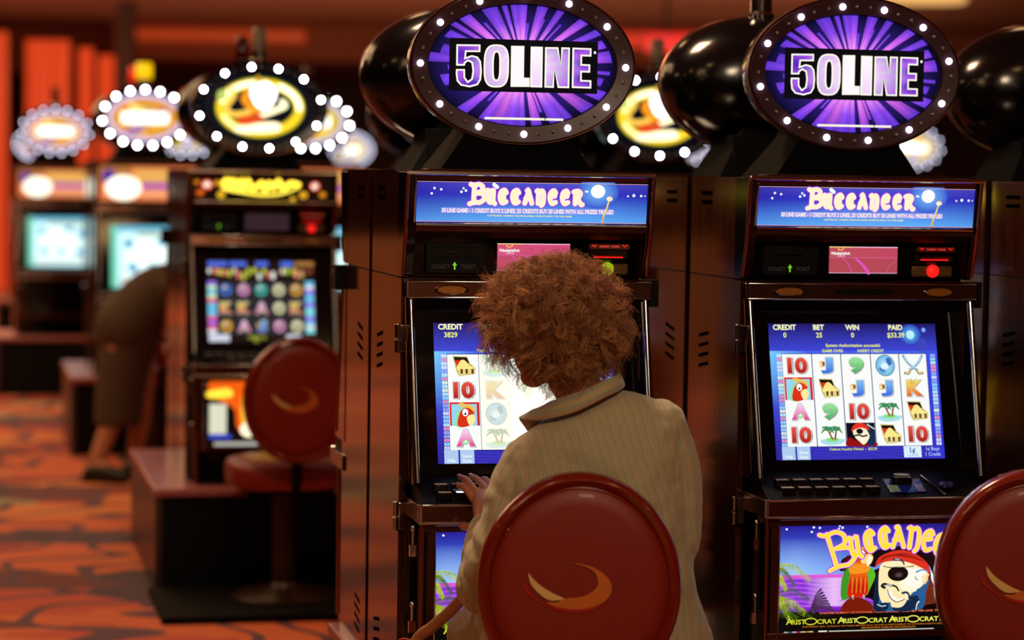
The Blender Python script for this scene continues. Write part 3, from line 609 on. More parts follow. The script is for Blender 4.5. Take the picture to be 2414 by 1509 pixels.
def screen_bright():
    A = Art(400, 300, (-0.2,-.03,1.285), (0.26,-.03,1.285), (-0.2,-0.112,0.90))
    A.grid(0, 0, 400, 300, 24, 18, lambda x, y: mixc(C(235,255,250,1.5), C(90,205,225), max(abs(x-200)/200, abs(y-150)/150)**3), 0)
    A.rect(0, 0, 30, 300, C(120,225,190), 1); A.rect(30, 0, 400, 26, C(110,200,230), 1); A.rect(130, 30, 400, 46, C(190,180,120), 1); A.rect(40, 240, 380, 250, C(210,150,120), 1)
    for x, y in ((90,80),(260,70),(330,90),(110,190),(210,190),(320,200)): A.ell(x, y, 26, 22, C(70,180,225), 1); A.ell(x+8, y+5, 12, 10, C(30,110,170), 2)
    return A
def marquee_pink():
    A = Art(2097, 367, (-0.272,-0.066,1.635), (0.292,-0.066,1.635), (-0.272,-0.066,1.435)); A.rect(0, 0, 2097, 367, C(226,120,70,1.2), 0)
    A.rect(0, 0, 700, 180, C(190,120,60), 1); A.rect(80, 40, 330, 170, C(70,40,160), 2); A.rect(900, 180, 2097, 230, C(150,60,200), 2); A.rect(900, 250, 2097, 330, C(255,170,120), 2)
    A.ell(520, 230, 380, 130, C(255,250,225,1.8), 3); A.rect(760, 30, 2050, 170, C(240,180,90), 2)
    return A
# ---------------------------------------------------------------- the room
def struct(o): o['kind'] = 'structure'; return o
m = mat('patterned_carpet', C(190, 70, 20), 0.9, sheen=0.2); N, L, b = nodes(m)
tc = N.new('ShaderNodeTexCoord'); mp = N.new('ShaderNodeMapping'); mp.inputs['Scale'].default_value = (1.9, 3.4, 1)
nz = N.new('ShaderNodeTexNoise'); nz.inputs['Scale'].default_value = 0.9; nz.inputs['Detail'].default_value = 1
mx = N.new('ShaderNodeMix'); mx.data_type = 'VECTOR'; mx.inputs[0].default_value = 0.55
vo = N.new('ShaderNodeTexVoronoi'); vo.inputs['Scale'].default_value = 1.5; vo.distance = 'MANHATTAN'
rp = N.new('ShaderNodeValToRGB'); rp.color_ramp.interpolation = 'CONSTANT'
els = [(0, C(218,94,22)), (.15, C(172,42,12)), (.30, C(226,126,34)), (.42, C(110,20,14)), (.54, C(198,66,14)), (.63, C(164,156,108)), (.76, C(218,104,24)), (.88, C(66,26,48))]
while len(rp.color_ramp.elements) < len(els): rp.color_ramp.elements.new(0.5)
for e, (p, c) in zip(rp.color_ramp.elements, els): e.position = p; e.color = (*c, 1)
L.new(tc.outputs['Object'], mp.inputs[0]); L.new(mp.outputs[0], nz.inputs['Vector']); L.new(mp.outputs[0], mx.inputs[4]); L.new(nz.outputs['Color'], mx.inputs[5])
L.new(mx.outputs[1], vo.inputs['Vector'])
sp = N.new('ShaderNodeSeparateColor'); L.new(vo.outputs['Color'], sp.inputs[0]); L.new(sp.outputs[0], rp.inputs[0])
wv = N.new('ShaderNodeTexWave'); wv.inputs['Scale'].default_value = 0.5; wv.inputs['Distortion'].default_value = 14; wv.inputs['Detail'].default_value = 1; wv.inputs['Detail Scale'].default_value = 0.8
L.new(mp.outputs[0], wv.inputs['Vector'])
rw = N.new('ShaderNodeValToRGB'); rw.color_ramp.elements[0].position = 0.90; rw.color_ramp.elements[1].position = 0.93; L.new(wv.outputs['Fac'], rw.inputs[0])
m2 = N.new('ShaderNodeMix'); m2.data_type = 'RGBA'; L.new(rw.outputs[0], m2.inputs[0]); L.new(rp.outputs[0], m2.inputs[6]); m2.inputs[7].default_value = (*C(84, 34, 60), 1)
L.new(m2.outputs[2], b.inputs['Base Color']); M_CARPET = m
M_CEIL = mat('brown_ceiling', C(150, 84, 50), 0.8); M_WALLB = mat('brown_wall', C(70, 36, 22), 0.7); M_WAINS = mat('tan_wainscot', C(176, 120, 78), 0.6)
M_COVE = glow('cove_light', C(222, 70, 22), 0.5); M_COVER = glow('cove_light_red', C(225, 50, 24), 0.8)
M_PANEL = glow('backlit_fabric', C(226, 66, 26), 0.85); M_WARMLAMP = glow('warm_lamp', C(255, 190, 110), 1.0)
struct(MB().box(-16, 16, -4, 46, -0.1, 0).build('floor', M_CARPET))
struct(MB().box(-16, 16, -4, 46, 4.0, 4.1).build('ceiling', M_CEIL))
struct(MB().box(-16, 16, 46, 46.2, 0, 4.0).build('wall_back', [M_WALLB]))
struct(MB().box(-16, 16, 45.9, 46, 0, 0.9).build('trim_1', M_WAINS))
struct(MB().box(-16.2, -16, -4, 46, 0, 4.0).build('wall_left', M_WALLB))
struct(MB().box(16, 16.2, -4, 46, 0, 4.0).build('wall_right', M_WALLB))
struct(MB().box(-16, 16, -4.2, -4, 0, 4.0).build('wall_front', M_WALLB))
struct(MB().box(-16, -6.3, 40, 45.8, 3.3, 4.0).box(-6.3, 16, 38, 45.8, 3.45, 4.0).build('trim_2', M_CEIL))       # dropped soffit
struct(MB().box(-6.1, -3.3, 37.9, 38, 3.74, 3.9).build('trim_3', M_COVE))
struct(MB().box(1.4, 3.4, 37.9, 38, 3.74, 3.96).build('trim_4', M_COVER))
struct(MB().box(-12.5, -5.6, 19.8, 20.0, 0, 1.12).build('wall_divider', M_WAINS))  # low tan wall added out of view for the cabinet sides to reflect
struct(MB().box(-5.44, -5.24, 33.1, 33.5, 0, 4.0).build('trim_5', M_WALLB))
# red lit draped panels on the far left
for i, x in enumerate((-7.6, -6.4, -5.88, -5.6)):
    mb = MB(); n = 24; w = (1.3, 0.6, 0.2, 0.22)[i]
    fr = [(x-w/2+w*j/n, 33.2+0.05*math.sin(j*1.3)) for j in range(n+1)]; bk = [(px, py+0.03) for px, py in fr[::-1]]
    mb.rings([[(a, c_, z) for a, c_ in fr+bk] for z in (0.01, 3.55-0.1*i)])
    tag(mb.build('lit_drape', M_PANEL), ('Widest orange lit drape at the far left edge of the hall', 'Broad orange lit drape, second from the far left edge', 'Narrow orange lit drape left of the column', 'Narrow red orange drape hanging nearest the dark column')[i], 'drape', 'orange lit drapes on the far left')
o = MB().lathe([(0.02,0.0),(0.32,0.0),(0.34,-0.06),(0.3,-0.1),(0.02,-0.1)], n=32).build('ceiling_lamp', M_WARMLAMP); o.location = (4.95, 30, 4.0); o.scale = (1.8, 1, 1)
tag(o, 'Warm glowing round lamp on the ceiling behind the right sign', 'ceiling lamp')
o = MB().box(1.6, 2.1, 30, 30.1, 3.25, 3.47).box(1.66, 2.04, 29.99, 30, 3.28, 3.44).box(1.83, 1.87, 30.03, 30.07, 3.47, 4.0, 1).build('hanging_sign', [glow('pink_red_glow', C(250, 40, 40), 1.0), M_BLACKM], bevel=.02)
tag(o, 'Small glowing red sign hanging far back between the two purple signs', 'sign')

lamp = MB().lathe([(.001,0),(.17,0),(.19,-.03),(.17,-.05),(.001,-.05)], n=28)  # unseen glowing discs added so chrome, stool rims and sign domes catch highlights
lamp = lamp.build('recessed_ceiling_lamp', glow('downlight', C(255, 205, 140), 10.0), link=False)
for ly in (-2.5, 3.5, 9.5, 15.5, 21.5):
    for lx in (-6.5, -3.6, -0.9, 1.9, 4.8):
        o = lamp.copy(); COL.objects.link(o); o.location = (lx, ly, 3.99); tag(o, 'Small round recessed lamp in the brown ceiling, above the frame', 'ceiling lamp', 'recessed ceiling lamps')
# ---------------------------------------------------------------- slot machines
M_NECK = mat('black_sign_bracket', C(6,6,6), .7, spec=.05)
M_VENT = mat('black_vent', C(3,3,3), .9, spec=0.0)
ZB = 0.41; U0, U1 = -0.298, 0.306
def make_machine(plain=False):
    root = empty('slot_machine'); dz = -ZB
    b = MB()
    b.box(U0, U1, 0.052, 0.42, ZB, 1.411); b.box(U0, U1, 0.052, 0.42, 1.415, 1.664); b.box(U0+.003, U1-.003, 0.055, 0.417, 1.41, 1.416, 1)
    for x0, x1 in ((U0, U0+.016), (U1-.016, U1)): b.box(x0, x1, 0, 0.052, ZB, 1.411).box(x0, x1, 0, 0.052, 1.415, 1.664)
    for x0, x1 in ((U0-.0008, U0+.001), (U1-.001, U1+.0008)):
        for z in (1.624, 1.601): b.box(x0, x1, 0.24, 0.33, z-.006, z+.004, 2)
        for k in range(4):
            for z0 in (1.262, 0.545):
                z = z0-k*0.026; b.add([(x, y, z+dy_) for x in (x0, x1) for y, dy_ in ((0.25, 0), (0.33, -.012), (0.33, -.003), (0.25, .009))], [(0,1,2,3),(7,6,5,4),(0,4,5,1),(1,5,6,2),(2,6,7,3),(3,7,4,0)], 2)
    b.build('cabinet', [M_WOOD, M_BLACKM, M_VENT], root, dz)
    # top box frame
    t = MB()
    for x0, x1 in ((-.2985, -.272), (.292, .3065)): t.prism([(-.058,1.664),(.051,1.664),(.051,1.418),(-.004,1.418),(-.03,1.50)], x0, x1, 0)
    t.box(-.272, .292, .03, .051, 1.418, 1.664, 0)
    t.prism([(-.058,1.664),(.05,1.664),(.05,1.646),(-.052,1.646)], -.272, .292, 1); t.box(-.24, .3065, -.02, .05, 1.664, 1.672, 1)
    t.prism([(-.036,1.545),(.03,1.545),(.03,1.508),(-.012,1.508),(-.034,1.525)], -.272, .292, 1)
    for x in (-.296, .303): t.tube([(x,-.062,1.662),(x,-.034,1.50),(x,-.008,1.42)], .0048, 10, 2)
    t.tube([(-.298,-.062,1.662),(.306,-.062,1.662)], .0055, 10, 3); t.tube([(-.272,-.04,1.541),(.292,-.04,1.541)], .0042, 10, 3); t.tube([(-.276,-.056,1.65),(-.276,-.036,1.545)], .003, 8, 3)
    t.build('top_box', [M_BLACK, M_DARKBAR, M_COPPER, M_CHROME], root, dz, bevel=.001)
    # player panel
    p = MB().box(-.272, .292, .028, .032, 1.419, 1.508); p.build('player_panel', M_BLACK, root, dz)
    if not plain:
        tk = MB().box(-.236, -.094, .012, .029, 1.424, 1.496).box(-.216, -.114, .010, .013, 1.462, 1.486).box(-.20, -.13, .0095, .011, 1.470, 1.476, 1)
        tk = tk.build('ticket_printer', [M_BLACKM, M_BLACK], root, dz, bevel=.003)
        a = Art(140, 24, (-.235,.0115,1.453), (-.095,.0115,1.453), (-.235,.0115,1.429)); g = C(52,46,42)
        a.text('COLLECT', 12, 18, 9.5, g, 1, 'l', 0, width=44); a.text('TICKET', 83, 18, 9.5, g, 1, 'l', 0, width=36)
        a.stroke([(68,21),(68,9)], 4, C(120,200,40), 1, cap=False); a.poly([(62,11),(74,11),(68,2)], C(120,200,40), 1); a.build('ticket_lettering', tk, dz)
        cr = MB().prism([(.006,1.499),(.028,1.503),(.028,1.453),(.012,1.455),(.002,1.475)], .160, .264).build('card_reader', M_BLACK, root, dz, bevel=.006)
        a = Art(104, 48, (.160,.0,1.499), (.264,.0,1.499), (.160,-.004,1.475)); rd = C(255,40,30)
        a.rect(2, 4, 102, 28, C(60,10,4), 0)
        a.text('INSERT CARD', 52, 20, 8.5, C(255,70,60), 1, 'c', .02, width=50)
        for x in (14, 90): a.stroke([(x-5,9),(x,18),(x+5,9)], 3, rd, 1)
        a.build('card_lettering', cr, dz)
        MB().box(.174, .246, .001, .006, 1.4635, 1.4665).build('card_slot_light', M_REDG, cr, dz)
        MB().box(.158, .266, .020, .029, 1.421, 1.449).build('brown_plate', M_BROWNP, root, dz, bevel=.006)
        MB().ball((.212, .018, 1.4365), .0165, 0, 20, 12, (1,.6,1)).build('player_light', M_YELG, root, dz)
    # speaker bar
    s = MB().prism([(-.024,1.404),(.05,1.406),(.05,1.367),(-.028,1.367)], -.285, .310, 0)
    for z in (1.4045, 1.3675): s.tube([(-.286,-.027,z),(.311,-.027,z)], .0022, 8, 1)
    s.tube([(-.288,-.02,1.405),(-.288,-.022,1.367)], .006, 10, 2); s.tube([(.311,-.02,1.405),(.311,-.022,1.367)], .004, 10, 2)
    s.box(-.062, .085, -.030, -.02, 1.380, 1.392, 3)
    s.build('speaker_bar', [M_DARKBAR, M_CHROME, M_CHROME, M_BLACKM], root, dz, bevel=.001)
    if not plain:
        for cx in (-.181, .21):
            g = MB(); g.rings([[(cx+.041*k*math.cos(2*PI*i/36), y, 1.386+.0115*k*math.sin(2*PI*i/36)) for i in range(36)] for k, y in ((1,-.0265),(1.0,-.030),(.9,-.0315),(.86,-.029))], 1, False, False)
            for i in range(-17, 18):
                x = i*.002; h = .0105*math.sqrt(max(0, 1-(x/.036)**2)); g.box(cx+x-.0005, cx+x+.0005, -.0295, -.027, 1.386-h, 1.386+h, 0)
            g.box(cx-.03, cx+.03, -.0268, -.026, 1.379, 1.393, 0); g.build('speaker_grille', [M_SPK, M_BLACK], root, dz)
    # door with the monitor, leaning back
    def pw(z): return .052-(1.366-z)*.264
    d = MB(); d.prism([(pw(1.366),1.366),(pw(1.366)+.02,1.366),(.05,1.1),(.05,.93),(pw(.935),.935)], -.272, .292, 0)
    for x0, x1 in ((-.282,-.272), (.292,.308)): d.prism([(-.006,1.366),(.052,1.366),(.052,.93),(-.104,.93)], x0, x1, 0)
    for x in (-.277, .301):
        d.tube([(x,-.010,1.366),(x+.004*(x<0),-.108,.935)], .0075, 12, 1)
    for x in (-.288, .309): d.tube([(x,-.001,1.366),(x,-.085,.945)], .003, 8, 2)
    d.build('monitor_door', [M_BLACK, M_CHROME, M_COPPER], root, dz)
    # button deck
    dk = MB().prism([(-.045,.955),(.05,.955),(.05,.85),(-.172,.85),(-.178,.862),(-.174,.892)], -.272, .300, 0)
    dk.prism([(-.180,.890),(-.160,.892),(-.160,.85),(-.180,.85)], -.284, .312, 1); dk.box(-.284, -.272, -.16, .05, .85, .892, 1); dk.box(.300, .312, -.16, .05, .85, .892, 1)
    dk.tube([(-.282,-.178,.891),(.31,-.178,.891)], .003, 8, 2); dk.tube([(-.282,-.180,.850),(.31,-.180,.850)], .0035, 8, 2); dk.tube([(-.278,-.176,.894),(-.278,-.176,.85)], .007, 12, 2)
    dk = dk.build('button_deck', [M_BLACKM, M_DARKBAR, M_CHROME], root, dz, bevel=.0015)
    def deckz(y): return .955-(-.045-y)*.063/.129
    if not plain:
        for r_, y in enumerate((-.110, -.141)):
            for k in range(6):
                x = -.236+k*.0432+(0.004 if r_ else 0); z = deckz(y)
                q = MB().box(x, x+.036, y-.0125, y+.0125, z-.006, z+.009, 0).box(x+.003, x+.033, y-.0095, y+.0095, z+.009, z+.0105, 1)
                q.build('play_button', [M_BLACK, M_BTNTOP], root, dz, bevel=.0012)
        q = MB().lathe([(.001,0),(.027,0),(.027,.018),(.022,.021),(.001,.022)], (.088, -.115, deckz(-.115)-.002), 28, 0).lathe([(.0005,.0205),(.020,.0205),(.020,.0222),(.0005,.0224)], (.088, -.115, deckz(-.115)), 24, 1)
        q.build('big_round_button', [M_BLACK, M_BTNTOP], root, dz)
        a = Art(100, 30, (.045,-.10,deckz(-.10)+.002), (.14,-.10,deckz(-.10)+.002), (.045,-.155,deckz(-.155)+.002)); a.rect(0, 0, 100, 30, C(20,26,80,.5), 0); a.rect(2, 14, 30, 28, C(120,120,90,.5), 1); a.rect(76, 12, 98, 28, C(110,90,100,.5), 1); a.build('deck_label', dk, dz)
        MB().tube([(.150,-.09,deckz(-.09)+.004),(.182,-.17,deckz(-.17)+.004)], .0025, 8).build('deck_rail', M_CHROME, dk, dz)
        MB().lathe([(.001,0),(.020,0),(.021,.006),(.014,.012),(.001,.013)], (.20, -.13, deckz(-.13)), 24).build('trackball_guard', mat('blue_violet_plastic', C(44,40,110), .3), dk, dz)
    # belly door
    bd = MB().prism([(-.150,.849),(.05,.849),(.05,.41),(-.150,.41)], -.266, .288, 0)
    for z0, z1 in ((.826, .847), (.548, .566)): bd.box(-.266, .288, -.160, -.150, z0, z1, 1)
    bd.box(-.258, -.236, -.158, -.150, .548, .83, 1); bd.box(.246, .27, -.158, -.150, .548, .83, 1)
    bd.tube([(-.268,-.152,.845),(-.268,-.152,.42)], .0065, 12, 2); bd.tube([(.288,-.152,.845),(.288,-.152,.42)], .0065, 12, 2)
    bd.tube([(-.238,-.159,.83),(-.238,-.159,.55)], .0025, 8, 3); bd.tube([(-.24,-.161,.842),(.27,-.161,.842)], .0025, 8, 3)
    bd.build('belly_door', [M_BLACK, M_DARKBAR, M_COPPER, M_CHROME], root, dz, bevel=.0012)
    if not plain:
        for z in (1.268, .845):
            h = MB().tube([(-.309,-.022,z+.036),(-.309,-.022,z+.002)], .0075, 14).tube([(-.309,-.022,z-.001),(-.309,-.022,z-.033)], .0075, 14)
            h.box(-.309, -.283, -.024, -.006, z-.031, z+.034).box(-.30, -.286, -.024, .01, z-.03, z+.03, 0); h.build('hinge', M_CHROME, root, dz, bevel=.0015)
    for z in (.800, .620): MB().cyl((-.283,-.12,z+.028),(-.283,-.12,z-.03), .0045, 12).ball((-.283,-.12,z+.03), .0075).box(-.292,-.276,-.128,-.112, z-.035, z-.008).build('latch', M_CHROME, root, dz)
    MB().box(U1, .338, .0, .055, 1.345, 1.41).cyl((.338,.028,1.392),(.3405,.028,1.392), .006, 14, 1).build('lock_plate', [M_BLACKM, M_CHROME], root, dz, bevel=.003)
    MB().prism([(.03,1.664),(.30,1.664),(.24,1.78),(.06,1.78)], -.13, .13, 0).add([(-.205,.03,1.664),(.18,.03,1.664),(.09,.05,1.8),(-.11,.05,1.8),(-.205,.3,1.664),(.18,.3,1.664),(.09,.22,1.8),(-.11,.22,1.8)],
        [(0,1,2,3),(5,4,7,6),(1,5,6,2),(4,0,3,7),(3,2,6,7),(4,5,1,0)]).build('sign_neck', M_NECK, root, dz, bevel=.003)
    # oval sign with domed back
    sg = MB(); n = 72; cz = 1.924
    def loop(a, b_, y): return [(a*math.cos(2*PI*i/n), y, cz+b_*math.sin(2*PI*i/n)) for i in range(n)]
    sg.rings([loop(.232,.146,.048), loop(.234,.148,.036), loop(.272,.185,.030), loop(.277,.190,.036), loop(.277,.190,.06)], 0, False, False)
    sg.rings([loop(.277,.190,.06), loop(.276,.189,.09), loop(.262,.178,.13), loop(.23,.155,.17), loop(.17,.115,.205), loop(.09,.06,.222), loop(.01,.007,.226)], 1, False, True)
    sg.tube([(x, y, z) for x, y, z in loop(.277,.190,.034)], .0016, 6, 2, closed=True)
    sg.rings([loop(.234,.148,.052), loop(.234,.148,.05), loop(.01,.01,.05)], 1, False, True)
    sg = sg.build('sign_topper', [M_BEZEL, M_SHELL, M_COPPER], root, dz)
    lens = MB().lathe([(.002,0),(.036,0),(.037,.012),(.030,.02),(.030,.052),(.002,.052)], (0,.09,2.105), 28)
    sl = lens.build('signal_light', M_CHROME, root, dz)
    MB().lathe([(.002,0),(.027,0),(.028,.01),(.028,.085),(.024,.095),(.002,.096)], (0,.09,2.157), 28).build('signal_lens', M_REDLENS, sl, dz)
    return root, sg
M_BTNTOP = mat('frosted_button', C(205, 200, 198), 0.65, spec=.2)
def bulbs(parent, phase, lit, every=3, n=36):
    # equal steps along the oval of the bezel
    a, b_ = .253, .1655; ts = [2*PI*i/720 for i in range(721)]; p = [(a*math.cos(t), b_*math.sin(t)) for t in ts]; s = [0]
    for i in range(720): s.append(s[-1]+math.hypot(p[i+1][0]-p[i][0], p[i+1][1]-p[i][1]))
    for k in range(n):
        tgt = s[-1]*((k/n)+.25) % s[-1]; i = next(j for j in range(721) if s[j] >= tgt); x, z = p[i]; on = (k % every == phase)
        src = BULB_ON if on else BULB_OFF
        o = src.copy(); COL.objects.link(o); o.parent = parent; o.location = (x, .031, 1.924+z-ZB)
        if on and lit is not None: o.data = lit
BULB_ON = MB().ball((0,0,0), .0082, 0, 12, 8).build('light_bulb', M_BULB, link=False)
BULB_FAR = MB().ball((0,0,0), .0085, 0, 12, 8).build('light_bulb', M_BULBFAR, link=False)
BULB_DIM = MB().ball((0,0,0), .0075, 0, 10, 6).build('light_bulb', M_BULB, link=False)
BULB_OFF = MB().ball((0,-.002,0), .0038, 0, 8, 6).cyl((0,.003,0),(0,-.001,0), .0045, 8, 0).build('light_bulb', M_BULB0, link=False)

def place(root, x, y, yaw, label, group, z=ZB):
    root.location = (x, y, z); root.rotation_euler = (0, 0, yaw); tag(root, label, 'slot machine', group); return root
def topper(root): return next(c for c in root.children if c.name.startswith('sign_topper'))
def addart(parent, art, name): return art.build(name, parent, -ZB)
YAW = 0.22436
def row(x0, y0, i, sp, yaw=YAW, w=0.0): return (x0+i*sp*math.cos(yaw)-w*math.sin(yaw), y0+i*sp*math.sin(yaw)+w*math.cos(yaw))
AX, AY, SP = 0.0264, 5.8, 0.84355

proto, _ = make_machine(); 
plain, _ = make_machine(plain=True)
def newmachine(p): return copy_tree(p)
def setlens(root, m, on=True):
    for c in root.children:
        if c.name.startswith('signal_light'):
            for d in c.children:
                me = d.data.copy(); me.materials[0] = m; d.data = me
def setlight(root, m):
    for c in root.children:
        if c.name.startswith('player_light'): c.data = c.data.copy(); c.data.materials[0] = m

# shared artwork meshes
face50 = sign_fifty().build('sign_face', None, -ZB, link=False)
bell = belly_pirate().build('belly_glass', None, -ZB, link=False)
marq = marquee_pirate().build('marquee_glass', None, -ZB, link=False)
def use(o, parent, name=None, yoff=0.0):
    c = o.copy(); COL.objects.link(c); c.parent = parent; c.location = (0, yoff, 0); return c
g_front = 'slot machines in the nearest row'; g_back = 'machines backing onto the nearest row'; g_mid = 'slot machines in the second row'; g_midb = 'machines backing onto the second row'
g_far = 'slot machines in the third row'; g_vfar = 'slot machines in the farthest row'
scrA = screen_pirate(('3829','','',''), (('Playing 50 Lines', 124, 62, 6.6),), [['chest','10','parrot','A'],['palm','K','coin','palm'],['chest','9','coin','A'],['J','10','palm','K'],['9','coin','J','10']], True)
scrB = screen_pirate(('0','25','0','$33.39'), (('System Authorization successful', 198, 52, 7.2), ('GAME OVER', 149, 64, 6.6), ('INSERT CREDIT', 240, 64, 6.6)),
    [['10','parrot','A','10'],['J','chest','9','palm'],['9','J','10','face'],['coin','J','palm','chest'],['swords','K','chest','10']])
labels = ['Slot machine the woman in the striped jacket is playing', 'Slot machine at the right showing PAID $33.39 on its screen', 'Slot machine beyond the right one, only its wooden side in view']
for i in range(3):
    mch = proto if i == 0 else newmachine(proto); fronts = locals().setdefault('fronts', []); fronts.append(mch)
    place(mch, *row(AX, AY, i, SP), YAW, labels[i], g_front)
for i, mch in enumerate(fronts):
    tp = topper(mch); use(face50, tp, yoff=.046); bulbs(tp, (0, 1, 2)[i], None)
    use(bell, mch); use(marq, mch); addart(mch, scrA if i == 0 else scrB, 'game_screen'); addart(mch, player_display(hot=(i == 0)), 'player_display')
    if i: setlight(mch, M_REDG)
# one lit button under the woman's hand
btn = sorted([c for c in fronts[0].children if c.name.startswith('play_button')], key=lambda c: (round(c.data.vertices[0].co.y, 3), c.data.vertices[0].co.x))
btn[1].data = btn[1].data.copy(); btn[1].data.materials[1] = glow('white_button_light', C(245, 245, 255), 1.3); btn[1]['label'] = 'glowing white button'
def back_row(n, x, y, sp, labs, grp, lens=None):
    out = []
    for i in range(n):
        mch = plain if not out and plain.get('label') is None else newmachine(plain); px, py = row(x, y, i, sp, w=.885)
        c2, s2 = math.cos(YAW), math.sin(YAW)
        place(mch, px+.008*c2, py+.008*s2, YAW+PI, labs[i], grp); out.append(mch)
    return out
# ---------------- second row
BLACK_TOP = topper(proto).data.copy(); BLACK_TOP.materials[0] = M_SHELL
labC = ['Golden sign slot machine behind the empty stool in the second row', 'Golden sign machine hidden behind the seated woman, second in its row', 'Golden sign slot machine seen between the two purple signs', 'Golden sign machine of the second row hidden behind the right purple sign']
mid = []
face_g = sign_golden().build('sign_face', None, -ZB, link=False); mq_y = marquee_yellow().build('marquee_glass', None, -ZB, link=False); scr_r = screen_reels().build('game_screen', None, -ZB, link=False); bel_f = belly_flame().build('belly_glass', None, -ZB, link=False)
dark_disp = Art(180, 70, (-0.060,0.0255,1.4955), (0.120,0.0255,1.4955), (-0.060,0.0255,1.4295)); dark_disp.rect(0, 0, 180, 70, C(52,34,40), 0); dark_disp.rect(0, 66, 180, 70, C(80,50,60), 1); dark_disp = dark_disp.build('player_display', None, -ZB, link=False)
base_copy = copy_tree(proto, None, skip=('game_screen', 'marquee', 'belly_glass', 'player_display'))
for ch in list(base_copy.children):
    if ch.name.startswith('sign_topper'):
        for q in list(ch.children): bpy.data.objects.remove(q)
for ch in base_copy.children:
    if ch.name.startswith('play_button') and ch.get('label'): del ch['label']; ch.data = btn[0].data
CX0, CY0 = -1.027, 9.816
for i in range(4):
    mch = base_copy if i == 0 else newmachine(base_copy); mid.append(mch)
for i, mch in enumerate(mid): place(mch, *row(CX0, CY0, i, SP), YAW, labC[i], g_mid)
for i, mch in enumerate(mid):
    tp = topper(mch); tp.data = BLACK_TOP; use(face_g, tp, yoff=.046); bulbs(tp, 1 if i != 2 else 0, BULB_FAR.data, 3); setlight(mch, M_REDG)
    use(mq_y, mch); use(scr_r, mch); use(bel_f, mch); use(dark_disp, mch); setlens(mch, M_WHITELENS)
# ---------------- third row and farthest row (small and soft in the photograph)
def simple_machine(x, y, label, grp, face, mq, scr, zoff=0, lens=None, every=2):
    mch = newmachine(plain); place(mch, x, y, YAW, label, grp, ZB+zoff); tp = topper(mch); tp.data = BLACK_TOP
    use(face, tp, yoff=.046); use(mq, mch); use(scr, mch); bulbs(tp, 0, BULB_FAR.data if grp == g_far else BULB_DIM.data, every, 30); 
    if lens: setlens(mch, lens)
    return mch
face_w = sign_colour(5, [C(236,160,50), C(250,200,60,1.3), C(255,228,130,1.3), C(120,70,200), C(244,120,50,1.2), C(170,190,150), C(250,236,200,1.4)]).build('sign_face', None, -ZB, link=False)
face_b = sign_colour(9, [C(220,190,40), C(150,160,240,1.3), C(250,214,60,1.4), C(240,120,50,1.2), C(240,240,250,1.4), C(250,220,90,1.3)]).build('sign_face', None, -ZB, link=False)
mq_p = marquee_pink().build('marquee_glass', None, -ZB, link=False); scr_b = screen_bright().build('game_screen', None, -ZB, link=False)
backs = back_row(3, AX, AY, SP, ['Rear machine with dark domed sign, back to back with the played one', 'Rear machine with dark domed sign behind the right slot machine', 'Rear machine at the far right end behind the nearest row'], g_back)
backs2 = back_row(4, CX0, CY0, SP, ['Rear machine backing onto the golden sign machine left of centre', 'Rear machine of the second row hidden behind the purple sign', 'Rear machine with lit yellow signal light between the purple signs', 'Rear machine of the second row behind the right purple sign'], g_midb)
setlens(backs2[2], M_YELL)
DX, DY = -2.179, 14.3
px_, py_ = row(DX, DY, 0, .97, w=.885); dback = newmachine(plain); place(dback, px_, py_, YAW+PI, 'Rear machine with lit red signal light, backing onto the bright screened one', 'machines backing onto the third row', ZB+.055); setlens(dback, M_REDL)
third = []
for i in range(0, 5):
    x, y = row(DX, DY, i, .97)
    lab = {-1:'Bright machine at the left edge of the hall in the third row', 0:'Bright screened slot machine the bending person leans over', 1:'Third row machine half hidden right of the golden sign', 2:'Third row machine hidden behind the left purple sign', 3:'Third row machine behind the gap between purple signs', 4:'Third row machine hidden behind the right slot machine'}[i]
    third.append(simple_machine(x, y, lab, g_far, face_w if i % 2 == 0 else face_b, mq_p, scr_b, .055, M_YELL if i == 0 else None))
for j, i in enumerate(range(0, 8)):
    x, y = row(-3.41, 18.0, i, .97)
    where = ('left of the bending person at the left edge', 'above the bending person', 'behind the golden sign', 'left of the dark domed sign', 'behind the left purple sign', 'behind the seated woman', 'between the purple signs', 'behind the right purple sign')[j]
    simple_machine(x, y, 'Farthest row slot machine with round sign, '+where, g_vfar, face_b if i % 2 else face_w, mq_p, scr_b, .03, M_REDL if i == 1 else None)
g_four = 'slot machines in the row behind the farthest signs'
for j in range(8):
    x, y = row(-4.6, 23.6, j, 1.0)
    where = ('at the left edge', 'behind the bending person', 'above the bending person', 'left of the golden sign', 'behind the golden sign', 'right of the golden sign', 'left of the black dome', 'behind the left purple sign')[j]
    simple_machine(x, y, 'Tiny distant slot machine with round lit sign, '+where, g_four, face_b if j % 2 else face_w, mq_p, scr_b, 0, None, 1)
for mm_ in (dback, third[0]):
    for c in mm_.children:
        if c.name.startswith('signal_light'): c.scale = (1.7, 1.7, 1.0)
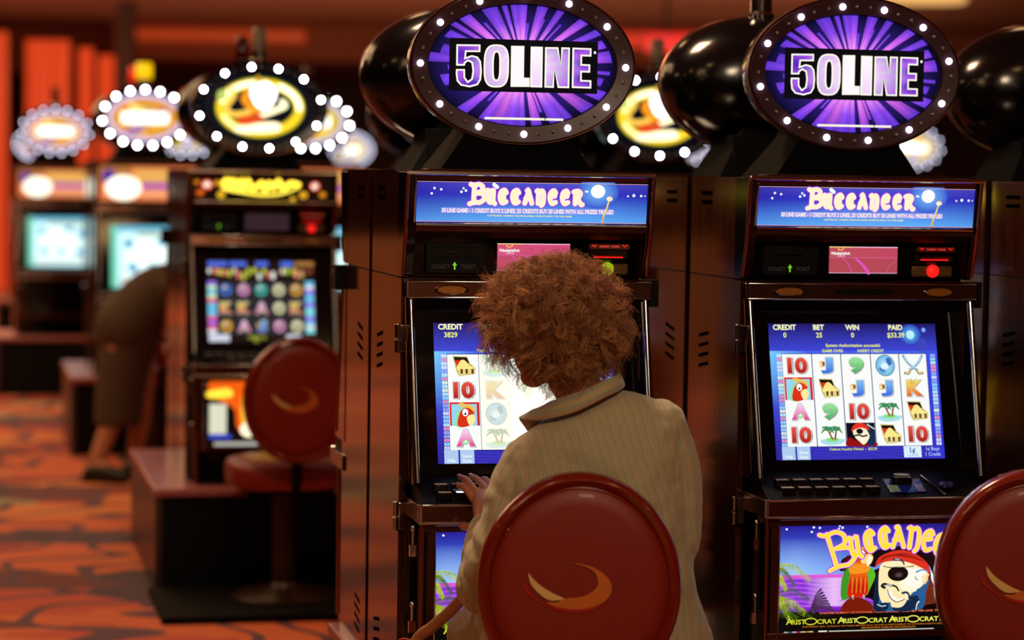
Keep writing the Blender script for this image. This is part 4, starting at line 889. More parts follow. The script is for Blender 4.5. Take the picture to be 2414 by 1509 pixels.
# stands the machines are bolted on
def stand(x, y, u0, u1, label, w0=-.25, w1=1.13, foot=True):
    root = empty('machine_stand', (x, y, 0), YAW); tag(root, label, 'machine stand')
    MB().box(u0+.03, u1-.03, w0+.03, w1-.03, .02, .375, 0).build('kick_panel', M_BLACKM, root)
    for q0 in (u0, u1-.03): MB().box(q0, q0+.03, w0, w1, 0, .385).build('side_panel', M_WOODD, root, bevel=.004)
    MB().box(u0-.005, u1+.005, w0-.02, w1+.02, .378, ZB).build('ledge', M_MAUVE, root, bevel=.006)
    if foot:
        fp = MB().box(u0-.03, u1, w0-.72, w0-.025, 0, .028).build('foot_plate', mat('dark_foot_plate', C(10,9,6), .8, spec=.1), None, bevel=.004); fp.location = (x, y, 0); fp.rotation_euler = (0, 0, YAW); tag(fp, foot, 'foot plate')
    return root
stand(AX, AY, -.315, .42+2*SP, 'Dark wood stand under the nearest row of slot machines', w1=.95, foot='Dark metal foot plate under the stool of the seated woman')
stand(CX0, CY0, -.434, .42+3*SP, 'Low dark stand with mauve ledge under the golden sign machine', foot='Dark metal foot plate under the empty stool of the second row')
stand(*row(DX, DY, 0, .97), -.434, .42+4*.97, 'Stand under the third row of machines by the bending person', -.2, 1.0, False).scale = (1, 1, (ZB+.055)/ZB)
stand(*row(-3.41, 18, 0, .97), -.434, .42+7*.97, 'Stand under the farthest row of machines', -.2, .55, False).scale = (1, 1, (ZB+.03)/ZB)

stand(*row(-4.6, 23.6, 0, 1.0), -.434, .42+7*1.0, 'Stand under the distant row of tiny machines', -.2, .55, False)
# ---------------------------------------------------------------- stools
M_VINYL = mat('red_leather', C(128, 24, 4), 0.5, coat=.05); M_RIM = mat('red_lacquer_rim', C(120, 28, 10), 0.22, coat=.4)
M_EMB = mat('copper_thread', C(205, 112, 40), 0.45, .2); M_EMB2 = mat('pale_gold_thread', C(232, 196, 120), 0.45, .2); M_EMBR = mat('bright_red_thread', C(170, 18, 14), 0.5)
nn, ll, bb = nodes(M_VINYL); t_ = nn.new('ShaderNodeTexNoise'); t_.inputs['Scale'].default_value = 900; bu = nn.new('ShaderNodeBump'); bu.inputs['Strength'].default_value = .25; bu.inputs['Distance'].default_value = .0006
tcx = nn.new('ShaderNodeTexCoord'); ll.new(tcx.outputs['Object'], t_.inputs['Vector']); ll.new(t_.outputs['Fac'], bu.inputs['Height']); ll.new(bu.outputs[0], bb.inputs['Normal'])
def make_stool():
    root = empty('casino_stool'); cz = .812; n = 64
    A0, B0 = .212, .238
    def lp(a, b_, y): return [(a*math.cos(2*PI*i/n), y, cz+b_*math.sin(2*PI*i/n)) for i in range(n)]
    # back faces -y (towards the viewer); seat extends to +y
    bk = MB().rings([lp(.01,.01,-.0240), lp(.08,.09,-.0235), lp(.15,.17,-.021), lp(.178,.204,-.017), lp(.184,.210,-.010), lp(.184,.210,.03), lp(.178,.2,.05), lp(.12,.14,.062), lp(.01,.01,.066)], 0).build('backrest', M_VINYL, root, angle=60)
    MB().rings([lp(A0-.022,B0-.022,-.022), lp(A0-.014,B0-.014,-.029), lp(A0-.004,B0-.004,-.024), lp(A0,B0,-.008), lp(A0,B0,.02), lp(A0-.008,B0-.008,.034), lp(A0-.03,B0-.03,.034), lp(A0-.032,B0-.032,-.01), lp(A0-.026,B0-.026,-.018)]+[lp(A0-.022,B0-.022,-.022)], 0, False, False).build('back_rim', M_RIM, root, angle=60)
    MB().tube(lp(.181,.207,-.0165), .0032, 8, 0, closed=True).build('piping', M_RIM, bk)
    def q(p): return [((x*.629+1050-1362.5)/1154*1.0, -.0245-.0012, cz+(1386-(y*.629+560))/1154) for x, y in p]
    def flat(pts, y0, y1, name, m, par):
        p = crom(pts, 5, True); t = tessellate_polygon([[Vector((a, b_, 0)) for a, b_ in p]]); k = len(p); Q = q(p)
        mb = MB(); mb.add([(x, y0, z) for x, _, z in Q]+[(x, y1, z) for x, _, z in Q], [tuple(f) for f in t]+[tuple(i+k for i in f[::-1]) for f in t]+[(i,(i+1)%k,k+(i+1)%k,k+i) for i in range(k)])
        return mb.build(name, m, par, smooth=False)
    cres = [(460,1215),(540,1230),(600,1270),(617,1312),(602,1350),(560,1378),(490,1392),(415,1384),(372,1368),(410,1366),(440,1352),(500,1345),(548,1322),(565,1290),(550,1250),(510,1228)]
    flat(cres, -.0268, -.016, 'crescent_emblem', M_EMB, bk); flat([(302,1258),(312,1298),(345,1335),(380,1357),(410,1358),(438,1352),(400,1335),(350,1305),(320,1278)], -.0268, -.016, 'leaf_emblem', M_EMB2, bk)
    flat([(x-8, y+8) for x, y in [(285,1275),(300,1320),(345,1355),(380,1372),(430,1390),(500,1396),(560,1384),(590,1366),(560,1374),(500,1385),(420,1376),(370,1362),(330,1335),(302,1300)]], -.0262, -.016, 'red_emblem_shadow', M_EMBR, bk)
    r = .215
    def sq(a, z, k=3.2):
        o_ = []
        for i in range(48):
            t = 2*PI*i/48; c, s_ = math.cos(t), math.sin(t); o_.append((a*math.copysign(abs(c)**(2/k), c), .26+a*math.copysign(abs(s_)**(2/k), s_), z))
        return o_
    MB().rings([sq(.18,.462), sq(r,.468), sq(r+.005,.50), sq(r+.005,.535), sq(r-.005,.558), sq(r-.05,.572), sq(.05,.576)]).build('seat', M_VINYL, root, angle=60)
    MB().box(-.17, .17, .11, .42, .44, .463).build('seat_plate', M_BLACKM, root, bevel=.01)
    MB().tube([(0,.03,.60),(0,.035,.50),(0,.08,.455),(0,.16,.45)], [.022,.022,.02,.02], 10).build('back_bracket', M_BLACKM, root)
    MB().lathe([(.001,.028),(.2,.028),(.2,.036),(.17,.05),(.06,.07),(.045,.09),(.045,.445),(.001,.445)], (0,.26,0), 36).build('pedestal', mat('dark_brown_metal', C(56,34,16), .35, .5), root)
    return root
G_ST = 'round backed red stools'
st = make_stool(); st.location = (.147, 4.955, 0); st.rotation_euler = (0, 0, .05); tag(st, 'Red round backed stool the woman sits on', 'stool', G_ST)
s2 = copy_tree(st); s2.location = (-.79, 9.0, 0); s2.rotation_euler = (0, 0, .30); s2['label'] = 'Empty red round backed stool in front of the golden sign machine'
s3 = copy_tree(st); s3.location = (1.125, 5.13, 0); s3.rotation_euler = (0, 0, -.05); s4 = copy_tree(st); s4.location = (-1.93, 13.42, 0); s4.rotation_euler = (0, 0, .3); s4['label'] = 'Red stool far left, half hidden behind the bending person'
s3['label'] = 'Red round backed stool cut by the right edge, at the PAID $33.39 machine'
# ---------------------------------------------------------------- people
from mathutils import noise
def fuse(mb, voxel, smooth=3, name='fused'):
    o = mb.build(name+'_source', M_BLACK, smooth=False)
    r = o.modifiers.new('r', 'REMESH'); r.mode = 'VOXEL'; r.voxel_size = voxel; r.use_smooth_shade = True
    s = o.modifiers.new('s', 'SMOOTH'); s.iterations = smooth; s.factor = 0.5
    dg = bpy.context.evaluated_depsgraph_get(); me = bpy.data.meshes.new_from_object(o.evaluated_get(dg)); me.name = name
    src = o.data; bpy.data.objects.remove(o); bpy.data.meshes.remove(src)
    me.materials.clear(); return me
def fromdata(me, name, m, parent):
    for x in (m if isinstance(m, list) else [m]): me.materials.append(x)
    me.polygons.foreach_set('use_smooth', [True]*len(me.polygons))
    o = bpy.data.objects.new(name, me); COL.objects.link(o); o.parent = parent; return o
def limb(mb, pts, rs, k=4, n=16):
    p = crom(pts, k); r = [max(v[0], .002) for v in crom([(x, 0) for x in rs], k)]
    mb.tube(p, r, n); mb.ball(p[0], r[0], 0, n, 8); mb.ball(p[-1], r[-1], 0, n, 8)
def oriented_ball(mb, c, rad, F, U, n=20, m=14):
    F = Vector(F).normalized(); U = Vector(U); U = (U-F*U.dot(F)).normalized(); S = F.cross(U)
    rg = []
    for i in range(m+1):
        p = PI*(0.02+0.96*i/m); rg.append([tuple(Vector(c)+S*rad[0]*math.sin(p)*math.cos(2*PI*j/n)+F*rad[1]*math.sin(p)*math.sin(2*PI*j/n)-U*rad[2]*math.cos(p)) for j in range(n)])
    mb.rings(rg)
def face_head(mb, c, F, U, k=1.0):
    F = Vector(F).normalized(); U = Vector(U); U = (U-F*U.dot(F)).normalized(); S = F.cross(U); c = Vector(c)
    P = lambda s, f, u: c+(S*s+F*f+U*u)*k
    oriented_ball(mb, P(0,-.012,.025), (.074*k,.092*k,.088*k), F, U); oriented_ball(mb, P(0,.022,-.035), (.060*k,.068*k,.075*k), F, U)
    oriented_ball(mb, P(0,.062,-.085), (.028*k,.026*k,.022*k), F, U)                       # chin
    limb(mb, [P(0,.083,.022), P(0,.098,-.008), P(0,.108,-.024)], [.009*k,.010*k,.014*k])  # nose
    for s in (-1, 1):
        limb(mb, [P(s*.045,.066,.034), P(s*.022,.082,.038)], [.010*k,.010*k]); oriented_ball(mb, P(s*.038,.060,-.018), (.026*k,.024*k,.024*k), F, U)
        oriented_ball(mb, P(s*.030,.068,.016), (.015*k,.011*k,.009*k), F, U); oriented_ball(mb, P(s*.077,-.004,-.004), (.008*k,.018*k,.030*k), F, U)
    limb(mb, [P(-.022,.080,-.054), P(0,.090,-.052), P(.022,.080,-.054)], [.005*k,.008*k,.005*k]); limb(mb, [P(-.018,.078,-.063), P(0,.087,-.064), P(.018,.078,-.063)], [.005*k,.008*k,.005*k])
    return P

M_SKIN = mat('skin', C(196,128,92), 0.5); M_SKIN.node_tree.nodes['Principled BSDF'].inputs['Subsurface Weight'].default_value = 0.08
M_NAIL = mat('red_nail_polish', C(222,72,40), 0.12, coat=.6)
def striped(name, base, c1, c2, pitch):
    m = mat(name, base, 0.8, sheen=.3); N, L, b = nodes(m)
    at = N.new('ShaderNodeAttribute'); at.attribute_name = 'stripe'
    mu = N.new('ShaderNodeMath'); mu.operation = 'DIVIDE'; mu.inputs[1].default_value = pitch; fr = N.new('ShaderNodeMath'); fr.operation = 'FRACT'
    rp = N.new('ShaderNodeValToRGB'); e = rp.color_ramp; e.interpolation = 'EASE'
    for _ in range(5): e.elements.new(0.5)
    for el, (p, c) in zip(e.elements, [(0, base), (.22, base), (.30, c1), (.38, base), (.62, mixc(base, c2, .25)), (.76, c2), (.92, base)]): el.position = p; el.color = (*c, 1)
    L.new(at.outputs['Fac'], mu.inputs[0]); L.new(mu.outputs[0], fr.inputs[0]); L.new(fr.outputs[0], rp.inputs[0]); L.new(rp.outputs[0], b.inputs['Base Color'])
    n = N.new('ShaderNodeTexNoise'); n.inputs['Scale'].default_value = 500; bu = N.new('ShaderNodeBump'); bu.inputs['Strength'].default_value = .2; bu.inputs['Distance'].default_value = .001
    tc = N.new('ShaderNodeTexCoord'); L.new(tc.outputs['Object'], n.inputs['Vector']); L.new(n.outputs['Fac'], bu.inputs['Height']); L.new(bu.outputs[0], b.inputs['Normal'])
    return m
M_JACKET = striped('striped_seersucker', C(172,164,128), C(204,124,84), C(150,150,130), 0.0185)

W = empty('person', (.17, 5.2, 0)); tag(W, 'Seated woman seen from behind, curly reddish hair and striped tan jacket, pressing buttons', 'person')
WI = Matrix.Translation((-.17, -5.2, 0))
def local(me): me.transform(WI); return me
# body: head, neck, torso core, arms, hands, legs as one surface
b = MB(); HC = Vector((.078, 5.262, 1.318)); HF = (-.42, .86, -.42); HU = (.12, .35, .93)
face_head(b, HC, HF, HU)
limb(b, [(.172,5.19,1.09),(.160,5.195,1.17),(.105,5.235,1.265)], [.07,.055,.052])
limb(b, [(.19,5.2,.66),(.185,5.18,.85),(.18,5.18,1.02)], [.12,.10,.10]); limb(b, [(.04,5.19,1.03),(.18,5.19,1.08),(.32,5.2,1.11)], [.045,.06,.045])
arm = [(.03,5.19,1.03),(-.015,5.155,.92),(-.05,5.135,.775),(-.052,5.26,.805),(-.056,5.41,.865),(-.056,5.46,.885)]
limb(b, arm, [.045,.038,.036,.032,.024,.024])
limb(b, [(-.056,5.45,.882),(-.054,5.50,.898),(-.056,5.535,.910)], [.024,.030,.028]); limb(b, [(-.05,5.47,.888),(-.036,5.54,.916)], [.022,.022])
F4 = [[(-.068,5.530,.896),(-.088,5.566,.916),(-.105,5.60,.930),(-.120,5.628,.932)], [(-.058,5.535,.908),(-.082,5.58,.930),(-.101,5.622,.947),(-.117,5.662,.948)],
      [(-.044,5.545,.916),(-.062,5.59,.936),(-.077,5.628,.949),(-.090,5.662,.950)], [(-.030,5.55,.920),(-.042,5.59,.938),(-.054,5.625,.948),(-.064,5.652,.947)], [(-.050,5.485,.880),(-.068,5.50,.862),(-.086,5.52,.851),(-.106,5.545,.846)]]
for i, f in enumerate(F4): limb(b, f, [(.0100,.0092,.0082,.0068),(.0100,.0092,.0084,.0068),(.0096,.0088,.008,.0064),(.0086,.0078,.007,.0058),(.0130,.0112,.0100,.0082)][i], 4, 14)
limb(b, [(.32,5.2,1.11),(.345,5.19,.98),(.352,5.18,.87),(.33,5.30,.80),(.26,5.42,.72),(.22,5.47,.70)], [.045,.040,.036,.032,.026,.024])
limb(b, [(.22,5.46,.70),(.20,5.52,.69)], [.026,.026])
for k in range(4): limb(b, [(.215-.018*k+.02,5.52,.695),(.205-.018*k+.02,5.56,.698),(.20-.018*k+.02,5.585,.680)], [.009,.0082,.0068])
limb(b, [(.19,5.48,.70),(.165,5.51,.70),(.155,5.535,.69)], [.011,.010,.008])
for s, (hx, kx) in enumerate(((.09,-.075),(.28,.33))):
    limb(b, [(hx,5.2,.66),((hx+kx)/2,5.34,.645),(kx,5.49,.60)], [.085,.07,.052]); limb(b, [(kx,5.49,.60),(kx,5.43,.35),(kx,5.34,.12)], [.05,.045,.032])
    limb(b, [(kx,5.335,.085),(kx-.005,5.38,.062),(kx-.01,5.45,.055)], [.03,.028,.02])
body = fromdata(local(fuse(b, .0032, 4, 'body')), 'body', M_SKIN, W)
for i, f in enumerate(F4):
    if i == 3: continue
    a, t = Vector(f[2]), Vector(f[3]); d = (t-a).normalized(); up = Vector((0,-.55,1)) if i < 4 else Vector((0,-.4,1)); up = (up-d*up.dot(d)).normalized(); c = t+up*.0042+d*.002-Vector((.17,5.2,0))
    nb = MB(); oriented_ball(nb, c, (.0060 if i < 4 else .0078, .0105 if i < 4 else .0125, .0034), d, up, 14, 8); nb.build('fingernail', M_NAIL, body)
# eyes
F_, U_ = Vector(HF).normalized(), Vector(HU); U_ = (U_-F_*U_.dot(F_)).normalized(); S_ = F_.cross(U_)
for s in (-1, 1):
    e = HC+S_*s*.030+F_*.074+U_*.018-Vector((.17,5.2,0)); MB().ball(e, .0095, 0, 14, 10).build('eye', mat('eye_white', C(230,222,212), .2), body)
# jacket
def ring(l, r, d, cy, n=40):
    cx, cz = (l[0]+r[0])/2, (l[1]+r[1])/2; hx, hz = (r[0]-l[0])/2, (r[1]-l[1])/2; o_ = []
    for i in range(n):
        t = 2*PI*i/n; c_, s_ = math.cos(t), math.sin(t); q = math.copysign(abs(c_)**.85, c_); o_.append((cx+hx*q, cy+d*math.copysign(abs(s_)**.8, s_), cz+hz*q))
    return o_
TR = [((-.075,.585),(.475,.585),.175,5.21), ((-.055,.66),(.448,.66),.165,5.20), ((-.04,.76),(.412,.76),.150,5.19), ((-.03,.88),(.392,.89),.138,5.185), ((-.02,.96),(.384,.99),.13,5.18),
      ((-.012,1.02),(.380,1.07),.122,5.185), ((.002,1.06),(.366,1.13),.112,5.19), ((.030,1.095),(.335,1.170),.098,5.195), ((.068,1.125),(.285,1.190),.080,5.20), ((.110,1.145),(.235,1.198),.062,5.20)]
j = MB(); j.rings([ring(l, r, d, cy) for l, r, d, cy in TR])
SL = [(.048,5.19,1.035),(.012,5.172,.98),(-.014,5.155,.90),(-.040,5.142,.82),(-.050,5.16,.772),(-.052,5.26,.800),(-.054,5.36,.842),(-.056,5.405,.862)]; SLR = [.070,.062,.055,.058,.060,.050,.042,.038]
SR = [(.322,5.19,1.12),(.350,5.18,1.02),(.362,5.175,.93),(.358,5.19,.86),(.335,5.30,.81),(.28,5.40,.74)]; SRR = [.062,.060,.052,.054,.048,.040]
limb(j, SL, SLR, 5, 20); limb(j, SR, SRR, 5, 20)
jm = fuse(j, .0055, 3, 'jacket')
def seg_near(p, pts):
    best = (9, 0, None)
    for i in range(len(pts)-1):
        a, b_ = Vector(pts[i]), Vector(pts[i+1]); d = b_-a; t = max(0, min(1, (p-a).dot(d)/d.length_squared)); q = a+d*t; l = (p-q).length
        if l < best[0]: best = (l, i+t, (p-q, d.normalized()))
    return best
at = jm.attributes.new('stripe', 'FLOAT', 'POINT'); vals = []; nrm = [v.normal.copy() for v in jm.vertices]; R1 = lambda rs, f: rs[int(f)]*(1-f%1)+rs[min(int(f)+1, len(rs)-1)]*(f%1)
for v, nm in zip(jm.vertices, nrm):
    p = v.co.copy(); l, f, (o_, d) = seg_near(p, SL); l2, f2, (o2, d2) = seg_near(p, SR)
    disp = .005*noise.noise(p*13)+.0025*noise.noise(p*36)
    if l < R1(SLR, f)*1.12+.004 and p.x < .03:
        up = Vector((1, 0, 0)); up = (up-d*up.dot(d)).normalized(); ang = math.atan2(o_.dot(d.cross(up)), o_.dot(up)); vals.append(ang*.055+.5)
        disp += .0035*math.sin(f*9.0+p.y*60+noise.noise(p*14)*3)*(1 if 1.2 < f < 6.5 else .3)
    elif l2 < R1(SRR, f2)*1.1+.004 and p.x > .355:
        up = Vector((1, 0, 0)); up = (up-d2*up.dot(d2)).normalized(); ang = math.atan2(o2.dot(d2.cross(up)), o2.dot(up)); vals.append(ang*.055+.9)
    else:
        z = min(p.z, 1.2); g = .125*(1-max(0, (z-.6)/.6)**2); vals.append(p.x-g+.2+.004*noise.noise(p*9))
        # soft diagonal folds across the back
        disp += .007*math.sin((p.z*1.0+p.x*.75)*38+2*noise.noise(p*6))*max(0, 1-abs(p.z-1.0)/.25)*.6
    v.co = p+nm*disp
at.data.foreach_set('value', vals)
jk = fromdata(local(jm), 'jacket', M_JACKET, W)
# collar: folded band round the back of the neck
lo = crom([(.020,5.235,1.128),(.040,5.175,1.130),(.080,5.118,1.140),(.140,5.088,1.160),(.200,5.096,1.190),(.236,5.135,1.206),(.242,5.19,1.212)], 6)
hi = crom([(.075,5.262,1.150),(.085,5.205,1.163),(.108,5.150,1.178),(.150,5.122,1.196),(.192,5.125,1.217),(.222,5.155,1.228),(.230,5.205,1.230)], 6)
cb = MB(); k = len(lo); vs = []
for a, h in zip(lo, hi):
    a, h = Vector(a)+Vector((0,.020,0)), Vector(h)+Vector((0,.004,.004)); mid_ = (a+h)/2+Vector((0,-.003,.003)); vs += [a, mid_, h]
cb.add([tuple(p-Vector((.17,5.2,0))) for p in vs], [(3*i+q, 3*i+3+q, 3*i+4+q, 3*i+1+q) for i in range(k-1) for q in (0, 1)])
co = cb.build('collar', M_JACKET, W, angle=60); at = co.data.attributes.new('stripe', 'FLOAT', 'POINT'); at.data.foreach_set('value', [(i % 3)*.02+.3+v.co.x*.02 for i, v in enumerate(co.data.vertices)])
sd = co.modifiers.new('thick', 'SOLIDIFY'); sd.thickness = .0045; sd.offset = 1
lp_ = MB().add([(-.130,.03,.925+.205),(-.098,.02,1.118),(-.12,.05,1.085),(-.152,.055,1.128),(-.10,.06,1.13)], [(0,1,2,3),(0,3,4),(0,4,1),(2,1,4),(3,2,4)]).build('lapel', M_JACKET, jk, smooth=False)
# skirt
t = MB()
for hx, kx in ((.09,-.075),(.28,.33)): limb(t, [(hx,5.2,.665),((hx+kx)/2,5.34,.655),(kx,5.50,.605)], [.105,.088,.066])
t.rings([[(cx_+rx_*math.cos(2*PI*i/32), cy_+ry_*math.sin(2*PI*i/32), z_) for i in range(32)] for z_, cx_, cy_, rx_, ry_ in ((.585,.185,5.21,.18,.14),(.70,.185,5.20,.20,.15),(.74,.185,5.20,.17,.13))])
limb(t, [(-.075,5.49,.60),(-.078,5.45,.40),(-.078,5.41,.24)], [.060,.056,.060]); limb(t, [(.33,5.49,.60),(.33,5.45,.40),(.33,5.41,.24)], [.060,.056,.060])
tm = fuse(t, .006, 3, 'trousers'); at = tm.attributes.new('stripe', 'FLOAT', 'POINT'); at.data.foreach_set('value', [v.co.x*1.0+v.co.z*.3 for v in tm.vertices])
fromdata(local(tm), 'trousers', M_JACKET, W)
for kx in (-.075, .33):
    s = MB(); limb(s, [(kx,5.31,.066),(kx-.005,5.38,.064),(kx-.01,5.455,.058)], [.036,.038,.030]); s.box(kx-.035, kx+.025, 5.29, 5.475, .028, .04)
    sm = fuse(s, .005, 2, 'shoe'); fromdata(local(sm), 'shoe', mat('tan_shoe', C(150,110,74), .4), W)
# hair: a curly mass of fine locks
M_HAIR = mat('curly_hair', C(150,92,56), 0.5, sheen=.2); N, L, b_ = nodes(M_HAIR)
tc = N.new('ShaderNodeTexCoord'); n_ = N.new('ShaderNodeTexNoise'); n_.inputs['Scale'].default_value = 16; n_.inputs['Detail'].default_value = 3
r_ = N.new('ShaderNodeValToRGB'); r_.color_ramp.elements[0].position = .1; r_.color_ramp.elements[1].position = .95; r_.color_ramp.elements[0].color = (*C(158,74,28), 1); r_.color_ramp.elements[1].color = (*C(255,200,128), 1)
at_ = N.new('ShaderNodeAttribute'); at_.attribute_name = 'tone'; L.new(at_.outputs['Fac'], r_.inputs[0]); L.new(r_.outputs[0], b_.inputs['Base Color'])
tl = N.new('ShaderNodeBsdfTranslucent'); L.new(r_.outputs[0], tl.inputs[0]); ms = N.new('ShaderNodeMixShader'); ms.inputs[0].default_value = .35
out = N['Material Output']; L.new(b_.outputs[0], ms.inputs[1]); L.new(tl.outputs[0], ms.inputs[2]); L.new(ms.outputs[0], out.inputs[0])
M_HAIRC = mat('hair_core', C(96,48,22), 0.8)
hc = Vector((.090, 5.225, 1.350))
def hair_r(d):     # distance of the hair surface from its centre in direction d
    rx, ry, rz = .162, .156, .156
    if d.z < 0: rz = .150
    r = 1/math.sqrt((d.x/rx)**2+(d.y/ry)**2+(d.z/rz)**2)
    return r*(1-.02*max(0, d.z))*(1+.07*noise.noise(d*2.6+Vector((3,1,7)))+.05*noise.noise(d*6))
def ok_dir(d):     # leave the face and the throat bare
    f = d.dot(Vector(HF).normalized()); return not (f > .50 and d.z < .35) and not (d.z < -.82) and not (d.z < -.35 and d.x < -.35 and d.y > -.35)
core = MB(); rg = []; n = 48; m_ = 32
for i in range(m_+1):
    p = PI*(.01+.98*i/m_); loop_ = []
    for q in range(n):
        d = Vector((math.sin(p)*math.cos(2*PI*q/n), math.sin(p)*math.sin(2*PI*q/n), -math.cos(p)))
        r = hair_r(d)*(.80+.06*noise.noise(d*9)) if ok_dir(d) else .055; loop_.append(tuple(hc+d*r-Vector((.17,5.2,0))))
    rg.append(loop_)
core.rings(rg); hair_core = core.build('hair', M_HAIRC, W, angle=80)
rr = random.Random(11); P_, F2 = [], []
def lock(root, dirv, length, curl, turns, rad):
    a = dirv.orthogonal().normalized(); a.rotate(Matrix.Rotation(rr.uniform(0, 6.28), 3, dirv)); b2 = dirv.cross(a); npt = 11; base = len(P_); ph = rr.uniform(0, 6.28)
    pts = []
    for i in range(npt):
        t = i/(npt-1); c_ = curl*min(1, t*2.5); ang = ph+turns*2*PI*t
        pts.append(root+dirv*(length*t)+(a*math.cos(ang)+b2*math.sin(ang))*c_+Vector((0,0,-.018*t*t))-(a*math.cos(ph)+b2*math.sin(ph))*0)
    for i, p in enumerate(pts):
        tg = (pts[min(i+1,npt-1)]-pts[max(i-1,0)]).normalized(); u = tg.orthogonal().normalized(); w_ = tg.cross(u); r = rad*(1-.55*i/(npt-1))
        for k2 in range(3): q = 2*PI*k2/3; P_.append(p+(u*math.cos(q)+w_*math.sin(q))*r)
    for i in range(npt-1):
        for k2 in range(3): F2.append((base+i*3+k2, base+i*3+(k2+1)%3, base+(i+1)*3+(k2+1)%3, base+(i+1)*3+k2))
def lock(root, dirv, length, curl, turns, rad, ph=None, ax=None, k3=0):
    a = (ax-dirv*ax.dot(dirv)).normalized() if ax is not None else dirv.orthogonal().normalized(); b2 = dirv.cross(a); npt = 12; base = len(P_); ph = rr.uniform(0, 6.28) if ph is None else ph
    pts = []
    for i in range(npt):
        t = i/(npt-1); c_ = curl*min(1, t*2.0+.15); ang = ph+turns*2*PI*t
        pts.append(root+dirv*(length*t)+(a*math.cos(ang)+b2*math.sin(ang))*c_+Vector((0,0,-.016*t*t)))
    for i, p in enumerate(pts):
        tg = (pts[min(i+1,npt-1)]-pts[max(i-1,0)]).normalized(); u = tg.orthogonal().normalized(); w_ = tg.cross(u); r = rad*(1-.5*i/(npt-1))
        for k2 in range(3): q = 2*PI*k2/3; P_.append(p+(u*math.cos(q)+w_*math.sin(q))*r); TN.append(tone)
    for i in range(npt-1):
        for k2 in range(3): F2.append((base+i*3+k2, base+i*3+(k2+1)%3, base+(i+1)*3+(k2+1)%3, base+(i+1)*3+k2))
TN = []; tone = .5
rv = lambda s_: Vector((rr.gauss(0,s_), rr.gauss(0,s_), rr.gauss(0,s_)))
nc = 0
while nc < 1150:
    d = rv(1).normalized()
    if not ok_dir(d): continue
    nc += 1; tone = rr.betavariate(1.3, 1.6); sw = rv(1); cu_ = rr.uniform(.007,.017); tn = rr.uniform(.7,1.6); ph = rr.uniform(0, 6.28); ax = rv(1); ln = rr.uniform(.038,.076); tan = (sw-d*sw.dot(d)).normalized()
    dv = (d*rr.uniform(.3,.8)+tan*.8+Vector((0,0,-.3))).normalized(); r0 = rr.uniform(.66,.86)
    for k in range(9):
        d2 = (d+rv(.028)).normalized()
        lock(hc+d2*hair_r(d2)*(r0+rr.uniform(-.02,.02))-Vector((.17,5.2,0)), (dv+rv(.07)).normalized(), ln*rr.uniform(.8,1.1), cu_*rr.uniform(.85,1.15), tn*rr.uniform(.92,1.08), rr.uniform(.0004,.0008), ph+rr.gauss(0,.25), ax)
for k in range(520):   # stray wisps
    d2 = Vector((rr.gauss(0,1), rr.gauss(0,1), rr.gauss(0,1))).normalized()
    if not ok_dir(d2): continue
    tan = d2.orthogonal().normalized(); tan.rotate(Matrix.Rotation(rr.uniform(0, 6.28), 3, d2))
    lock(hc+d2*hair_r(d2)*.88-Vector((.17,5.2,0)), (d2*.6+tan*.8).normalized(), rr.uniform(.03,.06), rr.uniform(.006,.014), rr.uniform(.6,1.6), .00028)
me = bpy.data.meshes.new('curls'); me.from_pydata(P_, [], F2); me.materials.append(M_HAIR); me.polygons.foreach_set('use_smooth', [True]*len(F2)); me.update()
ta = me.attributes.new('tone', 'FLOAT', 'POINT'); ta.data.foreach_set('value', TN)
cu = bpy.data.objects.new('curls', me); COL.objects.link(cu); cu.parent = hair_core; cu['kind'] = 'stuff'
# bag strap and bag beside her
M_TAN = mat('tan_leather', C(176,128,86), 0.5)
bg = empty('handbag', (-.36, 5.37, .028)); tag(bg, 'Tan shoulder bag with a strap stretched from the woman to the lower left', 'handbag')
s = MB(); limb(s, [(.0,.0,.10),(.0,.0,.20)], [.10,.09]); mm = fuse(MB().rings([[(ax*math.copysign(abs(math.cos(t))**.6, math.cos(t)), ay*math.copysign(abs(math.sin(t))**.6, math.sin(t)), z) for t in [2*PI*i/32 for i in range(32)]] for z, ax, ay in ((.0,.10,.05),(.03,.13,.062),(.15,.13,.055),(.24,.11,.03),(.26,.10,.015))]), .008, 2, 'pouch')
fromdata(mm, 'pouch', M_TAN, bg)
st_ = MB().tube(crom([(.27,-.02,.70),(.257,-.02,.684),(.228,.03,.645),(.188,.08,.601),(.148,.13,.554),(.09,.10,.42),(.04,.03,.30),(.02,0,.25)], 5), [.0135]*36, 14).build('strap', M_TAN, bg)
MB().tube(crom([(.155,.10,.560),(.125,.11,.568),(.108,.12,.556),(.112,.12,.54)], 5), .003, 8).build('cord', mat('red_cord', C(170,40,30), .5), bg)

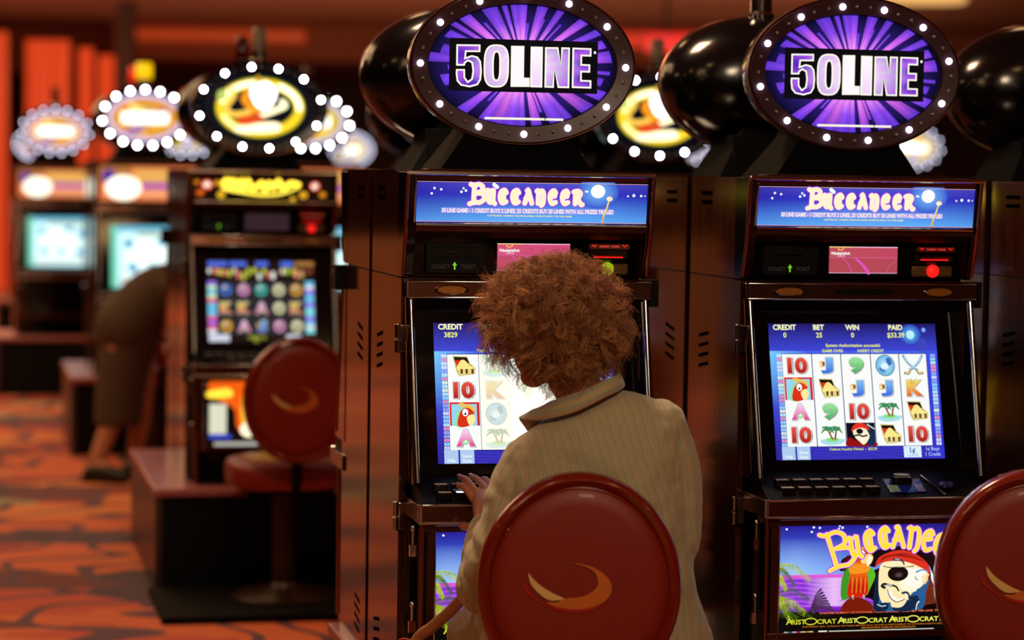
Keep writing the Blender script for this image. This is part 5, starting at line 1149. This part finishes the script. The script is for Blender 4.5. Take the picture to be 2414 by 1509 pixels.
# ---- bending person far left
Q = empty('person', (-2.1, 12.9, 0)); tag(Q, 'Person in a long brown coat bending over a far slot machine at left', 'person')
QI = Matrix.Translation((2.1, -12.9, 0))
b = MB(); face_head(b, (-1.58,13.15,1.09), (.75,.5,-.45), (.4,.2,.9))
limb(b, [(-2.06,12.9,.80),(-1.92,12.95,.97),(-1.76,13.02,1.04),(-1.66,13.08,1.06)], [.14,.13,.10,.055]); limb(b, [(-1.80,12.88,1.05),(-1.80,13.0,1.06),(-1.76,13.14,1.04)], [.06,.07,.06])
for y in (12.86, 13.10): limb(b, [(-1.79,y,1.03),(-1.70,y+.1,.86),(-1.66,y+.38,.93),(-1.65,y+.45,.94)], [.05,.042,.03,.03])
for hx, kx, ax_, y in ((-2.08,-2.10,-2.205,12.86),(-2.02,-2.0,-2.03,13.02)):
    limb(b, [(hx,y,.80),(kx,y+.03,.46),(ax_,y,.12)], [.10,.065,.045]); limb(b, [(ax_,y,.09),(ax_+.07,y-.05,.06),(ax_+.13,y-.08,.05)], [.04,.035,.025])
mb_ = fuse(b, .012, 3, 'body'); mb_.transform(QI); fromdata(mb_, 'body', mat('skin_far', C(206,140,104), .6), Q)
c_ = MB(); limb(c_, [(-2.06,12.9,.84),(-1.92,12.95,1.00),(-1.78,13.02,1.06)], [.17,.155,.125])
for y in (12.86, 13.10): limb(c_, [(-1.80,y,1.05),(-1.71,y+.1,.87),(-1.67,y+.34,.92)], [.075,.062,.05])
c_.rings([[(cx_+rx_*math.cos(2*PI*i/32)*(1+.05*math.cos(7*2*PI*i/32)*(1-z_)), 12.93+ry_*math.sin(2*PI*i/32), z_) for i in range(32)] for z_, cx_, rx_, ry_ in ((.30,-2.11,.125,.13),(.45,-2.10,.13,.14),(.62,-2.075,.145,.15),(.80,-2.04,.165,.16),(.95,-1.98,.12,.13))])
mc = fuse(c_, .014, 3, 'coat'); mc.transform(QI)
M_COAT = mat('brown_coat', C(84,66,50), .85); fromdata(mc, 'coat', M_COAT, Q)
hb = MB(); oriented_ball(hb, (.50,.24,1.125), (.095,.11,.10), (.75,.5,-.45), (.4,.2,.9)); hb.build('hair', mat('grey_brown_hair', C(110,90,74), .8), Q)
for ax_, y in ((-2.205,12.86),(-2.03,13.02)):
    s = MB(); limb(s, [(ax_-.03,y,.05),(ax_+.07,y-.05,.05),(ax_+.16,y-.09,.04)], [.045,.048,.036]); s.box(ax_-.08, ax_+.02, y-.04, y+.04, .0, .05); ms_ = fuse(s, .01, 2, 'shoe'); ms_.transform(QI)
    fromdata(ms_, 'shoe', mat('dark_shoe', C(30,22,18), .5), Q)
# anything built as a source only and not placed
for o in list(bpy.data.objects):
    if o.users_collection == () and o.parent is None and o.users == 0: bpy.data.objects.remove(o)
